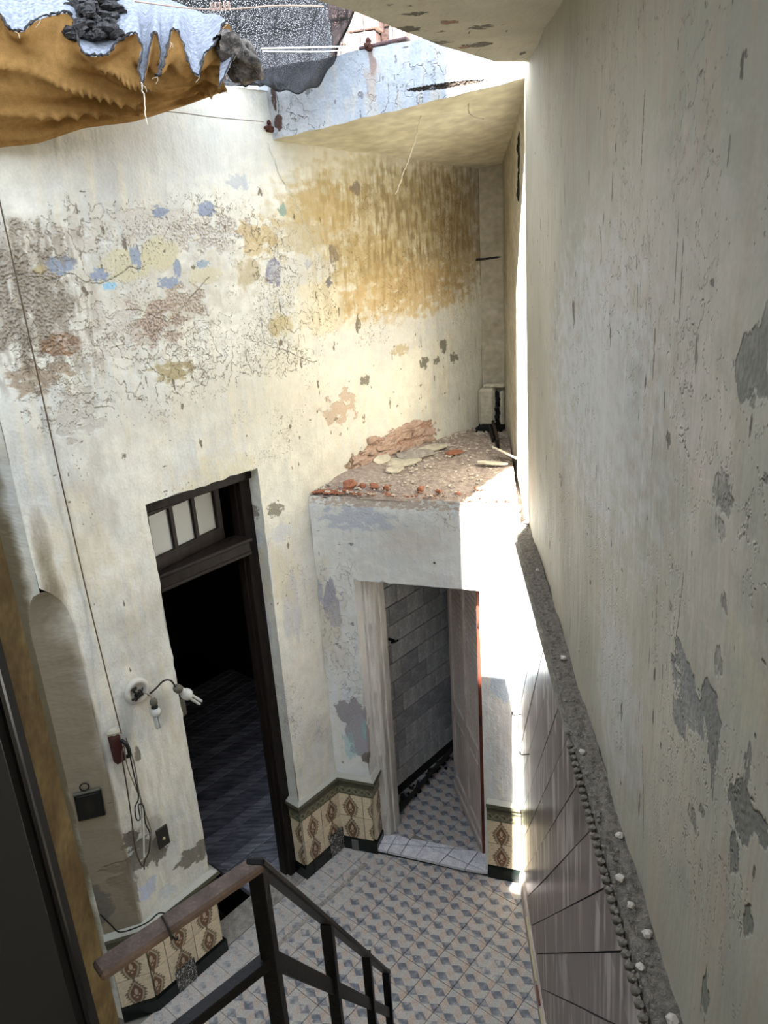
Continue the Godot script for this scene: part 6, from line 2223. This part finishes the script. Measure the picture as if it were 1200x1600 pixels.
	for k in 10:
		var z: float = zs[k]
		var inner := Vector3(0.789 + (z + 3.94) * -0.0915, 2.492, z)
		var o := thing("plaster_pebble", "pale plaster pebble on the gritty ledge, " + where[k], "pebble", inner + Vector3(-0.035 + 0.02 * sin(k * 2.4), 0.0, 0.0), "pebbles on the gritty ledge")
		var st := begin()
		lump(st, Vector3(0, 0.007, 0), Vector3(0.024, 0.016, 0.021) * (0.8 + 0.4 * sin(k * 1.7) * sin(k * 1.7)), k * 1.1, 0.3)
		put("pebble", st, M.grit_pale, o)
	s = begin()
	for k in 420:
		var z := lerpf(-0.95, -3.9, pow(rng.randf(), 1.4))
		var inner := Vector3(0.789 + (z + 3.94) * -0.0915, 2.49, z)
		var q := rng.randf_range(0.003, 0.012)
		lump(s, inner + Vector3(-rng.randf_range(0.005, 0.075), 0.0, 0.0), Vector3(q * 1.3, q * 0.8, q), rng.randf() * TAU, 0.4)
	stuff(tag(put("ledge_grit", s, M.grit_grey), "grey grit and mortar crumbs on the ledge over the brown panels", "grit"))
	s = begin()
	for k in 60:
		var p := L * Vector3(rng.randf_range(-1.3, 0.4), 0.002, 0.0) + L.basis.z * rng.randf_range(0.1, 1.7)
		if (p - CORNER).dot(B.basis.z) < 0.08 or p.x > 0.68:
			continue
		var q := rng.randf_range(0.004, 0.012)
		lump(s, p, Vector3(q * 1.4, q * 0.6, q), rng.randf() * TAU, 0.4)
	stuff(tag(put("floor_grit", s, M.grit_pale), "white crumbs scattered on the court tiles", "grit"))


# ---------------------------------------------------------------- wires and strings
func cords() -> void:
	var list := [
		["awning_wire", "pale awning wire pair from the rolled canvas end to the eye bolt, upper strand", "wire_white", 0.0035, [Vector3(-0.353, 4.725, -3.383), Vector3(0.089, 4.907, -4.327)], "twin wires of the awning"],
		["awning_wire", "pale awning wire pair from the rolled canvas end to the eye bolt, lower strand", "wire_white", 0.0030, [Vector3(-0.349, 4.715, -3.380), Vector3(-0.13, 4.80, -3.86), Vector3(0.073, 4.900, -4.329)], "twin wires of the awning"],
		["copper_line", "thin copper line strung over the awning and knotted before the net", "copper_wire", 0.0028, [Vector3(-0.785, 4.879, -3.278), Vector3(-0.597, 4.872, -3.384), Vector3(-0.461, 4.875, -3.436), Vector3(-0.303, 4.921, -3.611), Vector3(-0.117, 4.965, -3.838)], ""],
		["slack_wire", "slack dark wire crossing the long wall below the awning", "wire_grey", 0.0022, [Vector3(-0.95, 4.60, -3.70), Vector3(-0.788, 4.591, -3.813), Vector3(-0.638, 4.576, -3.913), Vector3(-0.448, 4.569, -4.070)], ""],
		["hanging_thread", "short thread dangling from the canvas belly", "string", 0.0020, [Vector3(-0.728, 4.560, -2.968), Vector3(-0.723, 4.496, -2.952), Vector3(-0.720, 4.424, -2.930)], ""],
		["hanging_string", "long pale string hanging from the crack in the white band", "string", 0.0032, [Vector3(0.331, 4.640, -4.262), Vector3(0.300, 4.53, -4.27), Vector3(0.286, 4.482, -4.272), Vector3(0.240, 4.37, -4.29), Vector3(0.214, 4.32, -4.30), Vector3(0.172, 4.225, -4.32)], "strings under the band"],
		["hanging_string", "short curled string stuck under the recess ceiling", "string", 0.0030, [Vector3(0.545, 4.618, -4.185), Vector3(0.540, 4.575, -4.18), Vector3(0.560, 4.545, -4.17), Vector3(0.610, 4.528, -4.155)], "strings under the band"],
	]
	for c in list:
		var base: Vector3 = c[4][-1]
		var pts := []
		for p in smooth_path(c[4], 8):
			var v: Vector3 = p - base
			if c[2] == "string":
				v += Vector3(rng.randf_range(-0.003, 0.003), 0, rng.randf_range(-0.003, 0.003))
			pts.append(v)
		var o := thing(c[0], c[1], "string" if c[2] == "string" else "wire", base, c[5])
		var s := begin()
		tube(s, pts, c[3], 6)
		put("strand", s, M[c[2]], o)
		if c[0] == "copper_line":
			s = begin()
			for k in 5:
				var q := Vector3(-0.525 + k * 0.016, 4.872, -3.385) - base
				var ring := []
				for j in 13:
					var a := TAU * j / 12.0
					ring.append(q + Vector3(0.004 * j / 12.0, cos(a) * 0.014, sin(a) * 0.014))
				tube(s, ring, 0.0025, 5)
			put("coil", s, M.copper_wire, o)
